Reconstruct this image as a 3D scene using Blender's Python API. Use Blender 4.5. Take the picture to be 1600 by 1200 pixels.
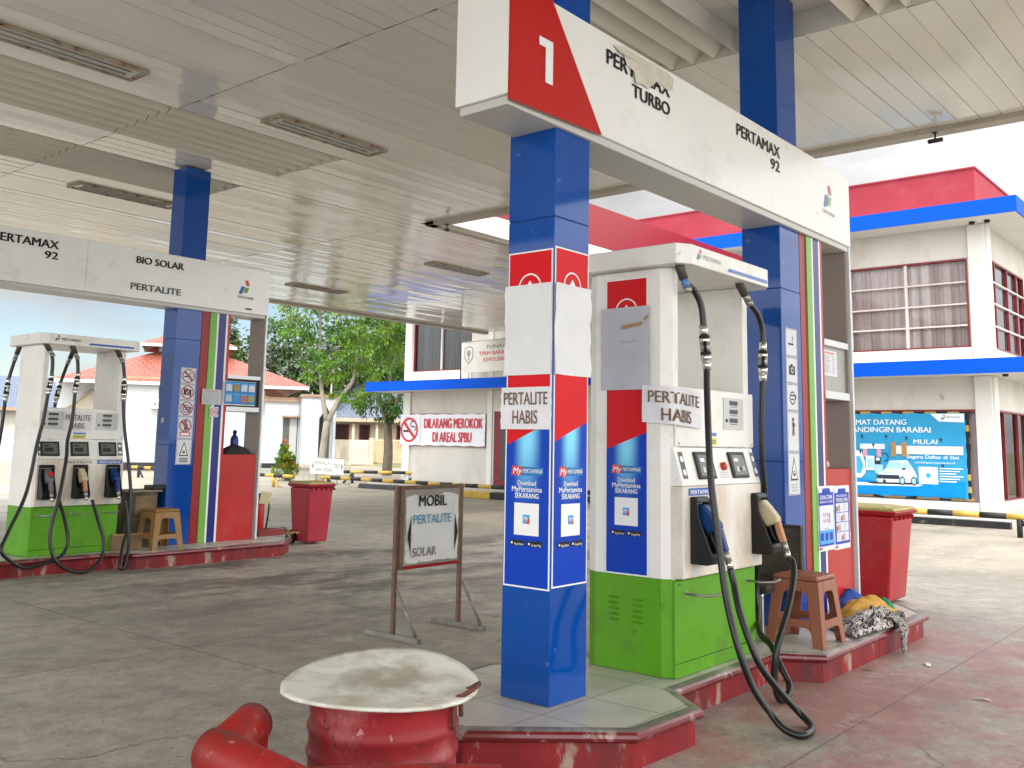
import bpy, math, random
from mathutils import Vector, Matrix, noise as mnoise
random.seed(7)
SC = bpy.context.scene
for o in list(bpy.data.objects): bpy.data.objects.remove(o)

# ---------------------------------------------------------------- camera
cd = bpy.data.cameras.new('camera'); cam = bpy.data.objects.new('camera', cd); SC.collection.objects.link(cam)
PITCH, YAW, ROLL, FPX, CY = .13709, .69727, .017788, 1487.87, 485.73
fw = Vector((math.cos(PITCH)*math.cos(YAW), math.cos(PITCH)*math.sin(YAW), math.sin(PITCH)))
rt = Vector((math.sin(YAW), -math.cos(YAW), 0)); up = rt.cross(fw)
r2 = rt*math.cos(ROLL)+up*math.sin(ROLL); u2 = -rt*math.sin(ROLL)+up*math.cos(ROLL)
cam.matrix_world = Matrix(((r2.x,u2.x,-fw.x,0),(r2.y,u2.y,-fw.y,0),(r2.z,u2.z,-fw.z,1.4),(0,0,0,1)))
cd.sensor_fit = 'HORIZONTAL'; cd.sensor_width = 36; cd.lens = 36*FPX/1600
cd.shift_y = -(600-CY)/1600; cd.clip_start = .05; cd.clip_end = 2000
SC.camera = cam

# ---------------------------------------------------------------- sky, sun, exposure
SUN_DIR = Vector((-.34, -.52, .78)).normalized()      # towards the sun
elev = math.asin(SUN_DIR.z); azim = math.atan2(SUN_DIR.x, SUN_DIR.y)
W = bpy.data.worlds.new('World'); SC.world = W; W.use_nodes = True
nt = W.node_tree; N = nt.nodes; L = nt.links
bg = N['Background']; bg.inputs['Strength'].default_value = .08
sky = N.new('ShaderNodeTexSky'); sky.sky_type = 'NISHITA'; sky.sun_disc = False
sky.sun_elevation = elev; sky.sun_rotation = azim; sky.dust_density = .6
tc = N.new('ShaderNodeTexCoord')
mp = N.new('ShaderNodeMapping'); mp.inputs['Scale'].default_value = (1.6, 1.6, 5.2); mp.inputs['Location'].default_value = (.3, 1.1, .2)
nz = N.new('ShaderNodeTexNoise'); nz.inputs['Scale'].default_value = 2.1; nz.inputs['Detail'].default_value = 9; nz.inputs['Roughness'].default_value = .56
cr = N.new('ShaderNodeValToRGB'); cr.color_ramp.elements[0].position = .44; cr.color_ramp.elements[1].position = .62
mx = N.new('ShaderNodeMix'); mx.data_type = 'RGBA'
# the cloud sheet is brightest round the hidden sun and greyer on the far side
ds = N.new('ShaderNodeVectorMath'); ds.operation = 'DOT_PRODUCT'; ds.inputs[1].default_value = SUN_DIR; L.new(tc.outputs['Generated'], ds.inputs[0])
cb = N.new('ShaderNodeMapRange'); cb.interpolation_type = 'SMOOTHSTEP'; cb.inputs['From Min'].default_value = -.45; cb.inputs['From Max'].default_value = .55; cb.inputs['To Min'].default_value = 5.0; cb.inputs['To Max'].default_value = 30; L.new(ds.outputs['Value'], cb.inputs['Value'])
n2 = N.new('ShaderNodeTexNoise'); n2.inputs['Scale'].default_value = 4.5; n2.inputs['Detail'].default_value = 7; n2.inputs['Roughness'].default_value = .55; L.new(mp.outputs[0], n2.inputs['Vector'])
cv = N.new('ShaderNodeMapRange'); cv.inputs['From Min'].default_value = .3; cv.inputs['From Max'].default_value = .7; cv.inputs['To Min'].default_value = .78; cv.inputs['To Max'].default_value = 1.12; L.new(n2.outputs['Fac'], cv.inputs['Value'])
cm = N.new('ShaderNodeMath'); cm.operation = 'MULTIPLY'; L.new(cb.outputs[0], cm.inputs[0]); L.new(cv.outputs[0], cm.inputs[1])
cc_ = N.new('ShaderNodeCombineColor'); [L.new(cm.outputs[0], cc_.inputs[i]) for i in range(3)]; L.new(cc_.outputs[0], mx.inputs['B'])
L.new(tc.outputs['Generated'], mp.inputs['Vector']); L.new(mp.outputs[0], nz.inputs['Vector']); 
# clearer sky to the north-west, thin overcast elsewhere
dt = N.new('ShaderNodeVectorMath'); dt.operation = 'DOT_PRODUCT'; dt.inputs[1].default_value = (math.cos(math.radians(70)), math.sin(math.radians(70)), 0); L.new(tc.outputs['Generated'], dt.inputs[0])
cl = N.new('ShaderNodeMapRange'); cl.interpolation_type = 'SMOOTHSTEP'; cl.inputs['From Min'].default_value = .80; cl.inputs['From Max'].default_value = .97; cl.inputs['To Min'].default_value = .24; cl.inputs['To Max'].default_value = .0; L.new(dt.outputs['Value'], cl.inputs['Value'])
ad = N.new('ShaderNodeMath'); ad.operation = 'ADD'; L.new(nz.outputs['Fac'], ad.inputs[0]); L.new(cl.outputs[0], ad.inputs[1]); L.new(ad.outputs[0], cr.inputs['Fac'])
L.new(cr.outputs['Color'], mx.inputs['Factor']); L.new(sky.outputs[0], mx.inputs['A']); L.new(mx.outputs['Result'], bg.inputs['Color'])
sd = bpy.data.lights.new('sun', 'SUN'); sd.energy = 1.7; sd.angle = math.radians(9); sd.color = (1, .96, .90)
so = bpy.data.objects.new('sun', sd); SC.collection.objects.link(so); so.rotation_euler = SUN_DIR.to_track_quat('Z', 'Y').to_euler()
SC.view_settings.view_transform = 'Standard'; SC.view_settings.look = 'None'; SC.view_settings.gamma = 1
SC.view_settings.exposure = .78
SC.cycles.max_bounces = 12; SC.cycles.diffuse_bounces = 7; SC.cycles.glossy_bounces = 6
SC.cycles.use_denoising = True

# ---------------------------------------------------------------- materials
def S(h):
    h = h.lstrip('#'); c = [int(h[i:i+2], 16)/255 for i in (0, 2, 4)]
    return tuple(x/12.92 if x <= .04045 else ((x+.055)/1.055)**2.4 for x in c)
MATS = {}
def mat(name, col, rough=.5, metal=0, var=0., vs=3., dirt=None, da=.0, ds=2., dlo=.5, dhi=.75, bump=0, bs=40., stretch=(1,1,1), coat=0, spec=.28, trans=0, more=()):
    """principled paint with tonal variation (var), irregular wear or dirt (dirt colour, amount, scale) and bump"""
    if name in MATS: return MATS[name]
    m = bpy.data.materials.new(name); m.use_nodes = True; t = m.node_tree; n = t.nodes; l = t.links
    p = n['Principled BSDF']; p.inputs['Roughness'].default_value = rough; p.inputs['Metallic'].default_value = metal
    p.inputs['Coat Weight'].default_value = coat; p.inputs['Specular IOR Level'].default_value = spec
    p.inputs['Transmission Weight'].default_value = trans
    c4 = (*col, 1); p.inputs['Base Color'].default_value = c4
    m.diffuse_color = c4
    if var or dirt or bump:
        tcn = n.new('ShaderNodeTexCoord'); mpn = n.new('ShaderNodeMapping'); mpn.inputs['Scale'].default_value = stretch
        l.new(tcn.outputs['Object'], mpn.inputs['Vector'])
    cur = None
    if var:
        z = n.new('ShaderNodeTexNoise'); z.inputs['Scale'].default_value = vs; z.inputs['Detail'].default_value = 6; l.new(mpn.outputs[0], z.inputs['Vector'])
        r = n.new('ShaderNodeMapRange'); r.inputs['From Min'].default_value = .3; r.inputs['From Max'].default_value = .7
        r.inputs['To Min'].default_value = 1-var; r.inputs['To Max'].default_value = 1+var*.6; l.new(z.outputs['Fac'], r.inputs['Value'])
        h = n.new('ShaderNodeMix'); h.data_type = 'RGBA'; h.blend_type = 'MULTIPLY'; h.inputs['Factor'].default_value = 1
        h.inputs['A'].default_value = c4; l.new(r.outputs[0], h.inputs['B']); cur = h.outputs['Result']
    if dirt:
        z = n.new('ShaderNodeTexNoise'); z.inputs['Scale'].default_value = ds; z.inputs['Detail'].default_value = 9; z.inputs['Roughness'].default_value = .65; l.new(mpn.outputs[0], z.inputs['Vector'])
        r = n.new('ShaderNodeMapRange'); r.inputs['From Min'].default_value = dlo; r.inputs['From Max'].default_value = dhi; r.inputs['To Max'].default_value = da
        l.new(z.outputs['Fac'], r.inputs['Value'])
        h = n.new('ShaderNodeMix'); h.data_type = 'RGBA'; l.new(r.outputs[0], h.inputs['Factor']); h.inputs['A'].default_value = c4
        if cur: l.new(cur, h.inputs['A'])
        h.inputs['B'].default_value = (*dirt, 1); cur = h.outputs['Result']
    for k_, (dc, am, sc_, lo, hi) in enumerate(more):      # further layers of chips, scuffs, grime
        z = n.new('ShaderNodeTexNoise'); z.noise_dimensions = '4D'; z.inputs['W'].default_value = 3.7*k_+1.3; z.inputs['Scale'].default_value = sc_; z.inputs['Detail'].default_value = 8; z.inputs['Roughness'].default_value = .62; l.new(mpn.outputs[0], z.inputs['Vector'])
        r = n.new('ShaderNodeMapRange'); r.inputs['From Min'].default_value = lo; r.inputs['From Max'].default_value = hi; r.inputs['To Max'].default_value = am; l.new(z.outputs['Fac'], r.inputs['Value'])
        h = n.new('ShaderNodeMix'); h.data_type = 'RGBA'; l.new(r.outputs[0], h.inputs['Factor']); h.inputs['A'].default_value = c4
        if cur: l.new(cur, h.inputs['A'])
        h.inputs['B'].default_value = (*dc, 1); cur = h.outputs['Result']
    if cur: l.new(cur, p.inputs['Base Color'])
    if bump:
        z = n.new('ShaderNodeTexNoise'); z.inputs['Scale'].default_value = bs; z.inputs['Detail'].default_value = 5; l.new(mpn.outputs[0], z.inputs['Vector'])
        b = n.new('ShaderNodeBump'); b.inputs['Strength'].default_value = bump; b.inputs['Distance'].default_value = .01; l.new(z.outputs['Fac'], b.inputs['Height']); l.new(b.outputs[0], p.inputs['Normal'])
    MATS[name] = m; return m

GREY_D = S('#6b675c')
blueP = mat('column_blue', (.001, .060, .31), .06, var=.1, vs=1.5, spec=.32, dirt=(.04, .10, .24), da=.3, ds=3, dlo=.56, more=[((.16, .22, .36), .45, 17, .65, .69), ((.02, .03, .06), .5, 6, .62, .7)], bump=.012, bs=2.5)
blueS = mat('stripe_blue', (.012, .02, .17), .25, var=.08)
greenP = mat('pump_green', (.095, .315, .008), .4, var=.1, vs=4, dirt=(.08, .1, .04), da=.45, ds=3, dlo=.52, more=[((.03, .05, .02), .6, 8, .62, .68), ((.3, .42, .2), .4, 16, .63, .70)])
greenS = mat('stripe_green', (.16, .40, .06), .3, var=.06)
redP = mat('panel_red', (.42, .012, .010), .33, var=.14, vs=2, dirt=(.30, .10, .08), da=.3, ds=2, more=[((.12, .03, .03), .5, 6, .6, .7)])
redD = mat('panel_dark_red', (.28, .012, .012), .35, var=.1)
redPr = mat('print_red', (.60, .004, .010), .4, var=.05, spec=.15)
whiteP = mat('panel_white', (.78, .79, .78), .2, var=.04, vs=2, dirt=(.42, .41, .36), da=.5, ds=3.5, dlo=.56, dhi=.8, bump=.01, bs=2, more=[((.3, .28, .24), .5, 9, .66, .72)])
whiteD = mat('pump_white', (.78, .78, .75), .33, var=.05, vs=3, dirt=(.40, .36, .27), da=.5, ds=2.6, dlo=.52, dhi=.8, more=[((.25, .21, .15), .55, 10, .64, .70)])
whiteStain = mat('pump_white_stained', (.76, .75, .71), .38, var=.05, vs=3, dirt=(.44, .30, .14), da=.85, ds=2.2, dlo=.39, dhi=.68, stretch=(1, 1, .5))
whitePr = mat('print_white', (.78, .79, .8), .4)
paperM = mat('paper_white', (.68, .69, .72), .6, var=.05, vs=6, bump=.25, bs=9, dirt=(.5, .5, .5), da=.3, ds=8, dlo=.6)
paperG = mat('paper_grey', (.47, .48, .53), .65, var=.08, vs=7, bump=.25, bs=9)
tapeM = mat('brown_tape', (.36, .2, .07), .35, var=.15, vs=20)
brownT = mat('faded_brown_ink', (.14, .09, .07), .6, var=.35, vs=60, dirt=(.42, .2, .1), da=.8, ds=40, dlo=.45)
blackT = mat('black_letter', (.012, .012, .012), .5)
greyT = mat('grey_letter', (.10, .11, .11), .5)
greyL = mat('grey_print', (.4, .41, .42), .5)
ptB = mat('print_blue', (.001, .045, .44), .35, var=.08, spec=.15)
ptB2 = mat('print_light_blue', (.05, .35, .75), .25, var=.1)
logoB = mat('logo_blue', (.01, .10, .42), .35); logoR = mat('logo_red', (.55, .05, .06), .35); logoG = mat('logo_green', (.12, .36, .06), .35)
fadeB = mat('faded_blue', (.09, .19, .48), .3); fadeR = mat('faded_logo_red', (.62, .2, .17), .4); fadeG = mat('faded_logo_green', (.3, .48, .25), .4)
blackP = mat('black_plastic', (.012, .012, .013), .42, var=.2, vs=8)
rubber = mat('black_rubber', (.008, .008, .009), .3, var=.25, vs=14, bump=.06, bs=60, spec=.4)
chrome = mat('chrome', (.72, .71, .69), .2, 1, var=.1, vs=30)
steel = mat('grey_steel', (.33, .33, .31), .4, .8, var=.2, vs=12)
glassS = mat('display_glass', (.12, .135, .115), .15, var=.15, vs=10)
lcdM = mat('lcd_dark', (.03, .035, .035), .18)
dispG = mat('display_panel_grey', (.52, .54, .53), .3)
greyIn = mat('cabinet_grey', (.26, .235, .21), .5, var=.06)
alu = mat('aluminium_strip', (.62, .64, .66), .3, .15, var=.06, dirt=(.3, .25, .2), da=.4, ds=5, dlo=.62)
yellowL = mat('yellow_sticker', (.62, .56, .09), .45)
ivory = mat('ivory_plastic', (.50, .44, .28), .4, var=.15, vs=12, dirt=(.25, .17, .1), da=.5, ds=14)
pinkBr = mat('worn_pink_plastic', (.45, .22, .12), .45, var=.15, vs=14)
nozBlue = mat('nozzle_blue', (.006, .04, .16), .35, var=.15, vs=12)
tileM = None

# ---------------------------------------------------------------- mesh helper
def text_geo(s, bold=0.):
    c = bpy.data.curves.new('t', 'FONT'); c.body = s; c.size = 1; c.offset = bold; c.resolution_u = 3; c.fill_mode = 'FRONT'
    o = bpy.data.objects.new('t', c); me = o.to_mesh()
    v = [Vector(x.co) for x in me.vertices]; f = [tuple(p.vertices) for p in me.polygons]
    o.to_mesh_clear(); bpy.data.objects.remove(o); bpy.data.curves.remove(c)
    return v, f
class Fr:
    """a flat face in the world: origin, u to the right, v up, n towards the viewer"""
    def __init__(s, o, u, v, k=1.): s.o = Vector(o); s.u = Vector(u).normalized(); s.v = Vector(v).normalized(); s.n = s.u.cross(s.v); s.k = k
    def p(s, a, b, c=0.): return s.o+(s.u*a+s.v*b+s.n*c)*s.k
def FY(x, y, z, k=1.): return Fr((x, y, z), (1, 0, 0), (0, 0, 1), k)        # faces -Y
def FX(x, y, z, k=1.): return Fr((x, y, z), (0, -1, 0), (0, 0, 1), k)       # faces -X
class MB:
    def __init__(s, o=(0, 0, 0), k=1.): s.v = []; s.f = []; s.m = []; s.mats = []; s.o = Vector(o); s.k = k; s.sm = []
    def mi(s, m):
        if m not in s.mats: s.mats.append(m)
        return s.mats.index(m)
    def raw(s, vs, fs, m, smooth=False):
        b = len(s.v); s.v += [Vector(x) for x in vs]; i = s.mi(m)
        for f in fs: s.f.append(tuple(b+j for j in f)); s.m.append(i); s.sm.append(smooth)
        return s
    def loc(s, vs, fs, m, smooth=False): return s.raw([s.o+Vector(x)*s.k for x in vs], fs, m, smooth)
    def box(s, x0, x1, y0, y1, z0, z1, m):
        vs = [(x, y, z) for x in (x0, x1) for y in (y0, y1) for z in (z0, z1)]
        return s.loc(vs, [(0, 1, 3, 2), (4, 6, 7, 5), (0, 4, 5, 1), (2, 3, 7, 6), (0, 2, 6, 4), (1, 5, 7, 3)], m)
    def prism(s, pts, a0, a1, ax, m):
        """pts in the two other axes, extruded along ax"""
        n = len(pts); vs = []
        for a in (a0, a1):
            for p, q in pts: vs.append({'x': (a, p, q), 'y': (p, a, q), 'z': (p, q, a)}[ax])
        fs = [tuple(range(n))[::-1], tuple(range(n, 2*n))]+[(i, (i+1) % n, n+(i+1) % n, n+i) for i in range(n)]
        return s.loc(vs, fs, m)
    def tube(s, path, r, m, n=10, local=True, closed=False, r_end=None):
        P = [Vector(p) for p in path]
        if local: P = [s.o+p*s.k for p in P]; r = r*s.k; r_end = r_end*s.k if r_end else None
        vs = []; fs = []; prev = None; c = len(P)
        for i, p in enumerate(P):
            d = (P[min(i+1, c-1)]-P[max(i-1, 0)]); d = d.normalized() if d.length > 1e-9 else Vector((0, 0, 1))
            if prev is None: a = d.orthogonal().normalized()
            else:
                a = prev-d*prev.dot(d); a = a.normalized() if a.length > 1e-6 else d.orthogonal().normalized()
            prev = a; b = d.cross(a); rr = r if r_end is None else r+(r_end-r)*i/max(1, c-1)
            for k in range(n):
                t = 2*math.pi*k/n; vs.append(p+(a*math.cos(t)+b*math.sin(t))*rr)
        for i in range(c-1):
            for k in range(n): fs.append((i*n+k, i*n+(k+1) % n, (i+1)*n+(k+1) % n, (i+1)*n+k))
        fs.append(tuple(range(n))[::-1]); fs.append(tuple((c-1)*n+k for k in range(n)))
        return s.raw(vs, fs, m, True)
    def lathe(s, prof, cx, cy, m, n=40, smooth=True, cap=True):
        vs = []; fs = []; c = len(prof)
        for r, z in prof:
            for k in range(n): t = 2*math.pi*k/n; vs.append((cx+r*math.cos(t), cy+r*math.sin(t), z))
        for i in range(c-1):
            for k in range(n): fs.append((i*n+k, i*n+(k+1) % n, (i+1)*n+(k+1) % n, (i+1)*n+k))
        if cap: fs.append(tuple(range(n))[::-1]); fs.append(tuple((c-1)*n+k for k in range(n)))
        return s.loc(vs, fs, m, smooth)
    # flat print on a frame
    def poly(s, fr, pts, m, c=.002): return s.raw([fr.p(a, b, c) for a, b in pts], [tuple(range(len(pts)))], m)
    def rect(s, fr, a0, a1, b0, b1, m, c=.002): return s.poly(fr, [(a0, b0), (a1, b0), (a1, b1), (a0, b1)], m, c)
    def slab(s, fr, a0, a1, b0, b1, m, c0=0., c1=.006):
        vs = [fr.p(a, b, c) for c in (c0, c1) for a, b in ((a0, b0), (a1, b0), (a1, b1), (a0, b1))]
        return s.raw(vs, [(3, 2, 1, 0), (4, 5, 6, 7), (0, 1, 5, 4), (1, 2, 6, 5), (2, 3, 7, 6), (3, 0, 4, 7)], m)
    def arc(s, fr, ca, cb, r0, r1, m, c=.003, t0=0, t1=360, n=28, sx=1.):
        vs = []; fs = []
        for i in range(n+1):
            t = math.radians(t0+(t1-t0)*i/n)
            for r in (r0, r1): vs.append(fr.p(ca+r*math.cos(t)*sx, cb+r*math.sin(t), c))
        for i in range(n): fs.append((2*i, 2*i+1, 2*i+3, 2*i+2))
        return s.raw(vs, fs, m)
    def disc(s, fr, ca, cb, r, m, c=.003, n=20, sx=1.):
        return s.poly(fr, [(ca+r*sx*math.cos(2*math.pi*i/n), cb+r*math.sin(2*math.pi*i/n)) for i in range(n)], m, c)
    def text(s, fr, st, m, a0, b0, a1=None, h=.1, c=.004, al='L', bold=.01, slant=0., dbl=0.):
        """a0 left, b0 baseline, h cap height; with a1 the text is fitted to that width"""
        v, f = text_geo(st, 0.)
        if not v: return s
        x0 = min(q.x for q in v); x1 = max(q.x for q in v); ky = h/.69
        kx = ky if a1 is None else (a1-a0)/(x1-x0)
        off = a0 if (a1 is not None or al == 'L') else (a0-(x1-x0)*kx if al == 'R' else a0-(x1-x0)*kx/2)
        e = max(bold*ky*.9, dbl*.7); strikes = ((-e, -e*.35, 0), (e, e*.35, .0003), (-e*.2, e*.35, .0006), (e*.2, -e*.35, .0009)) if h > .03 else ((-e, 0, 0), (e, 0, .0003))
        for dx, dy, dc in strikes: s.raw([fr.p(off+(q.x-x0)*kx+slant*q.y*ky+dx, b0+q.y*ky+dy, c+dc) for q in v], f, m)
        return s
    def build(s, name, parent=None, bevel=0., seg=2, smooth=False, angle=40):
        me = bpy.data.meshes.new(name); org = parent_loc(parent) if parent else Vector((0, 0, 0))
        if parent is None and s.v:
            xs = [q.x for q in s.v]; ys = [q.y for q in s.v]; org = Vector(((min(xs)+max(xs))/2, (min(ys)+max(ys))/2, min(q.z for q in s.v)))
        me.from_pydata([q-org for q in s.v], [], s.f)
        for m in s.mats: me.materials.append(m)
        me.polygons.foreach_set('material_index', s.m); me.polygons.foreach_set('use_smooth', [a or smooth for a in s.sm]); me.update()
        o = bpy.data.objects.new(name, me); SC.collection.objects.link(o)
        if parent: o.parent = parent
        else: o.location = org
        o['_w'] = list(org)
        if bevel:
            b = o.modifiers.new('bevel', 'BEVEL'); b.width = bevel; b.segments = seg; b.limit_method = 'ANGLE'; b.angle_limit = math.radians(angle)
        return o
def parent_loc(o):
    return Vector(o['_w'])
def thing(name, label, cat, loc, group=None):
    o = bpy.data.objects.new(name, None); SC.collection.objects.link(o); o.location = loc; o.empty_display_size = .1; o['_w'] = list(loc)
    return tag(o, label, cat, group)
def tag(o, label, cat, group=None):
    o['label'] = label; o['category'] = cat
    if group: o['group'] = group
    return o
def kind(o, k='structure'): o['kind'] = k; return o
def spline(pts, n=8):
    P = [Vector(p) for p in pts]; P = [P[0]*2-P[1]]+P+[P[-1]*2-P[-2]]; out = []
    for i in range(1, len(P)-2):
        a, b, c, d = P[i-1:i+3]
        for k in range(n):
            t = k/n; out.append(.5*((2*b)+(c-a)*t+(2*a-5*b+4*c-d)*t*t+(3*b-a-3*c+d)*t**3))
    out.append(P[-2]); return out

def logo(mb, fr, a, b, h, mats, c=.004):
    """three slanted bars: blue at left, red above, green at right"""
    B, R, G = mats; w = h*.36
    mb.poly(fr, [(a, b), (a+w*.75, b), (a+w*1.35, b+h*.55), (a+w*.6, b+h*.55)], B, c)
    mb.poly(fr, [(a+w*1.05, b+h*.12), (a+w*1.95, b+h*.12), (a+w*2.3, b+h*.5), (a+w*1.4, b+h*.5)], G, c)
    mb.poly(fr, [(a+w*1.3, b+h), (a+w*2.05, b+h), (a+w*2.4, b+h*.62), (a+w*1.65, b+h*.62)], R, c)
LOGO = (logoB, logoR, logoG); FADE = (fadeB, fadeR, fadeG)

# ================================================================ GROUND
def ground_material():
    m = bpy.data.materials.new('worn_concrete'); m.use_nodes = True; t = m.node_tree; n = t.nodes; l = t.links; p = n['Principled BSDF']
    g = n.new('ShaderNodeNewGeometry'); sep = n.new('ShaderNodeSeparateXYZ'); l.new(g.outputs['Position'], sep.inputs[0])
    def noise(sc, det=8, ro=.6, sx=(1, 1, 1), loc=(0, 0, 0), dist=0):
        mpn = n.new('ShaderNodeMapping'); mpn.inputs['Scale'].default_value = sx; mpn.inputs['Location'].default_value = loc; l.new(g.outputs['Position'], mpn.inputs[0])
        z = n.new('ShaderNodeTexNoise'); z.inputs['Scale'].default_value = sc; z.inputs['Detail'].default_value = det; z.inputs['Roughness'].default_value = ro; z.inputs['Distortion'].default_value = dist
        l.new(mpn.outputs[0], z.inputs['Vector']); return z.outputs['Fac']
    def rng(v, a, b, c=0., d=1.):
        r = n.new('ShaderNodeMapRange'); l.new(v, r.inputs['Value'])
        for k, x in zip(('From Min', 'From Max', 'To Min', 'To Max'), (a, b, c, d)): r.inputs[k].default_value = x
        return r.outputs[0]
    def mth(op, a, b):
        q = n.new('ShaderNodeMath'); q.operation = op
        for i, x in enumerate((a, b)):
            if isinstance(x, (int, float)): q.inputs[i].default_value = x
            else: l.new(x, q.inputs[i])
        return q.outputs[0]
    def mix(f, a, b, mode='MIX'):
        q = n.new('ShaderNodeMix'); q.data_type = 'RGBA'; q.blend_type = mode
        for k, x in (('Factor', f), ('A', a), ('B', b)):
            if isinstance(x, (int, float)): q.inputs[k].default_value = x
            elif isinstance(x, tuple): q.inputs[k].default_value = (*x, 1)
            else: l.new(x, q.inputs[k])
        return q.outputs['Result']
    x, y = sep.outputs[0], sep.outputs[1]
    base = mix(rng(noise(.55, 10, .62), .3, .7), (.29, .266, .222), (.50, .462, .385))
    base = mix(rng(noise(7, 8, .7), .35, .7), base, (.215, .2, .175), 'MIX') if False else mix(rng(noise(5, 10, .75), .38, .68, .0, .75), base, (.17, .16, .14))
    # sandy worn concrete further out
    far = rng(mth('ADD', x, mth('MULTIPLY', rng(noise(.35, 5, .6), .3, .7, -1, 1), 1.1)), 10.6, 12.2)
    sand = mix(rng(noise(.9, 9, .65, (.5, 1.6, 1)), .34, .66), (.215, .19, .15), (.32, .285, .22))
    base = mix(far, base, sand)
    # oil stains between the islands and where cars stop
    oil = mth('MULTIPLY', rng(noise(.8, 9, .68, (1, 1, 1), (3, 1, 0), .4), .5, .68), rng(noise(.22, 3), .4, .6))
    lane = mth('MULTIPLY', rng(y, 4.4, 7.0), rng(y, 10.1, 9.4))
    oil = mth('MULTIPLY', oil, rng(far, 0, 1, 1, .25))
    base = mix(mth('MULTIPLY', mth('MAXIMUM', oil, mth('MULTIPLY', mth('MULTIPLY', lane, rng(x, 3.0, 6)), rng(noise(1.1, 8, .66, (.6, 1.2, 1)), .45, .56, .12, 1.0))), .82), base, (.075, .066, .055))
    # red paint washed off the kerb
    pk = mth('MULTIPLY', mth('MULTIPLY', rng(y, .3, 1.3), rng(y, 2.75, 2.4)), mth('MULTIPLY', rng(x, 3.0, 4.0), rng(x, 9.0, 7.6)))
    pk = mth('MULTIPLY', pk, rng(noise(1.6, 8, .62, (1, 1, 1), (5, 2, 0)), .36, .52))
    base = mix(mth('MULTIPLY', pk, .6), base, (.34, .095, .10))
    # slab joints and hairline cracks
    def joint(v, per, off):
        q = mth('ABSOLUTE', mth('SUBTRACT', mth('FRACT', mth('MULTIPLY', mth('ADD', v, off), 1/per), 0), .5), 0)
        return rng(q, .4975, .4993)
    vor = n.new('ShaderNodeTexVoronoi'); vor.feature = 'DISTANCE_TO_EDGE'; vor.inputs['Scale'].default_value = .33
    wob = n.new('ShaderNodeVectorMath'); wob.operation = 'ADD'; zc = n.new('ShaderNodeTexNoise'); zc.inputs['Scale'].default_value = 1.7; zc.inputs['Detail'].default_value = 6; l.new(g.outputs['Position'], zc.inputs['Vector'])
    l.new(g.outputs['Position'], wob.inputs[0]); l.new(zc.outputs['Color'], wob.inputs[1]); l.new(wob.outputs[0], vor.inputs['Vector'])
    crack = mth('MULTIPLY', rng(vor.outputs['Distance'], .006, .0015), rng(noise(.5, 3, .5, (1, 1, 1), (9, 9, 0)), .5, .6))
    lines = mth('MAXIMUM', mth('MAXIMUM', joint(x, 5.0, 1.3), joint(y, 4.0, 2.1)), crack)
    base = mix(mth('MULTIPLY', lines, .6), base, (.07, .065, .058))
    base = mix(rng(noise(3.1, 9, .7, (1, 1, 1), (2, 7, 0)), .56, .68, 0, .5), base, (.50, .48, .43))
    vd = n.new('ShaderNodeTexVoronoi'); vd.inputs['Scale'].default_value = 2.3; l.new(g.outputs['Position'], vd.inputs['Vector'])
    base = mix(mth('MULTIPLY', rng(vd.outputs['Distance'], .11, .05), rng(noise(.9, 4), .5, .58, 0, .65)), base, (.06, .055, .05))
    # small pale chips and dark specks
    base = mix(mth('MULTIPLY', rng(noise(30, 4, .6), .60, .68), .65), base, (.06, .056, .05))
    l.new(base, p.inputs['Base Color'])
    l.new(rng(noise(1.3, 6, .6), .3, .7, .42, .72), p.inputs['Roughness'])
    b = n.new('ShaderNodeBump'); b.inputs['Strength'].default_value = .45; b.inputs['Distance'].default_value = .014
    l.new(mth('ADD', noise(22, 8, .7), mth('MULTIPLY', noise(2.2, 4), 1.2)), b.inputs['Height']); l.new(b.outputs[0], p.inputs['Normal'])
    return m
def terrain():
    mb = MB(); g = ground_material()
    mb.box(-300, 34, -300, 300, -.5, 0, g); kind(mb.build('ground'))
    soil = mat('bare_soil', (.24, .20, .13), .9, var=.3, vs=.6, dirt=(.08, .12, .03), da=.8, ds=.5, dlo=.45, dhi=.6, bump=.4, bs=8)
    mb = MB(); mb.box(34, 600, -300, 500, -.5, .004, soil); kind(mb.build('far_ground'))
    # paved apron and step in front of the office
    pav = mat('apron_concrete', (.36, .35, .32), .75, var=.15, vs=2, bump=.2, bs=30)
    blk = mat('kerb_black', (.02, .02, .022), .6, var=.3, vs=4, dirt=(.3, .28, .24), da=.7, ds=5, dlo=.6)
    mb = MB(); mb.box(19.35, 31, 4.4, 16.0, -.1, .13, pav); kind(mb.build('pavement'))
    mb = MB(); mb.box(19.2, 19.35, 4.3, 16.0, -.1, .12, blk); kind(mb.build('kerb'))
    mb = MB(); mb.box(20.8, 21.9, 16.3, 23.3, -.1, .10, pav); kind(mb.build('pavement'))
terrain()

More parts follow.
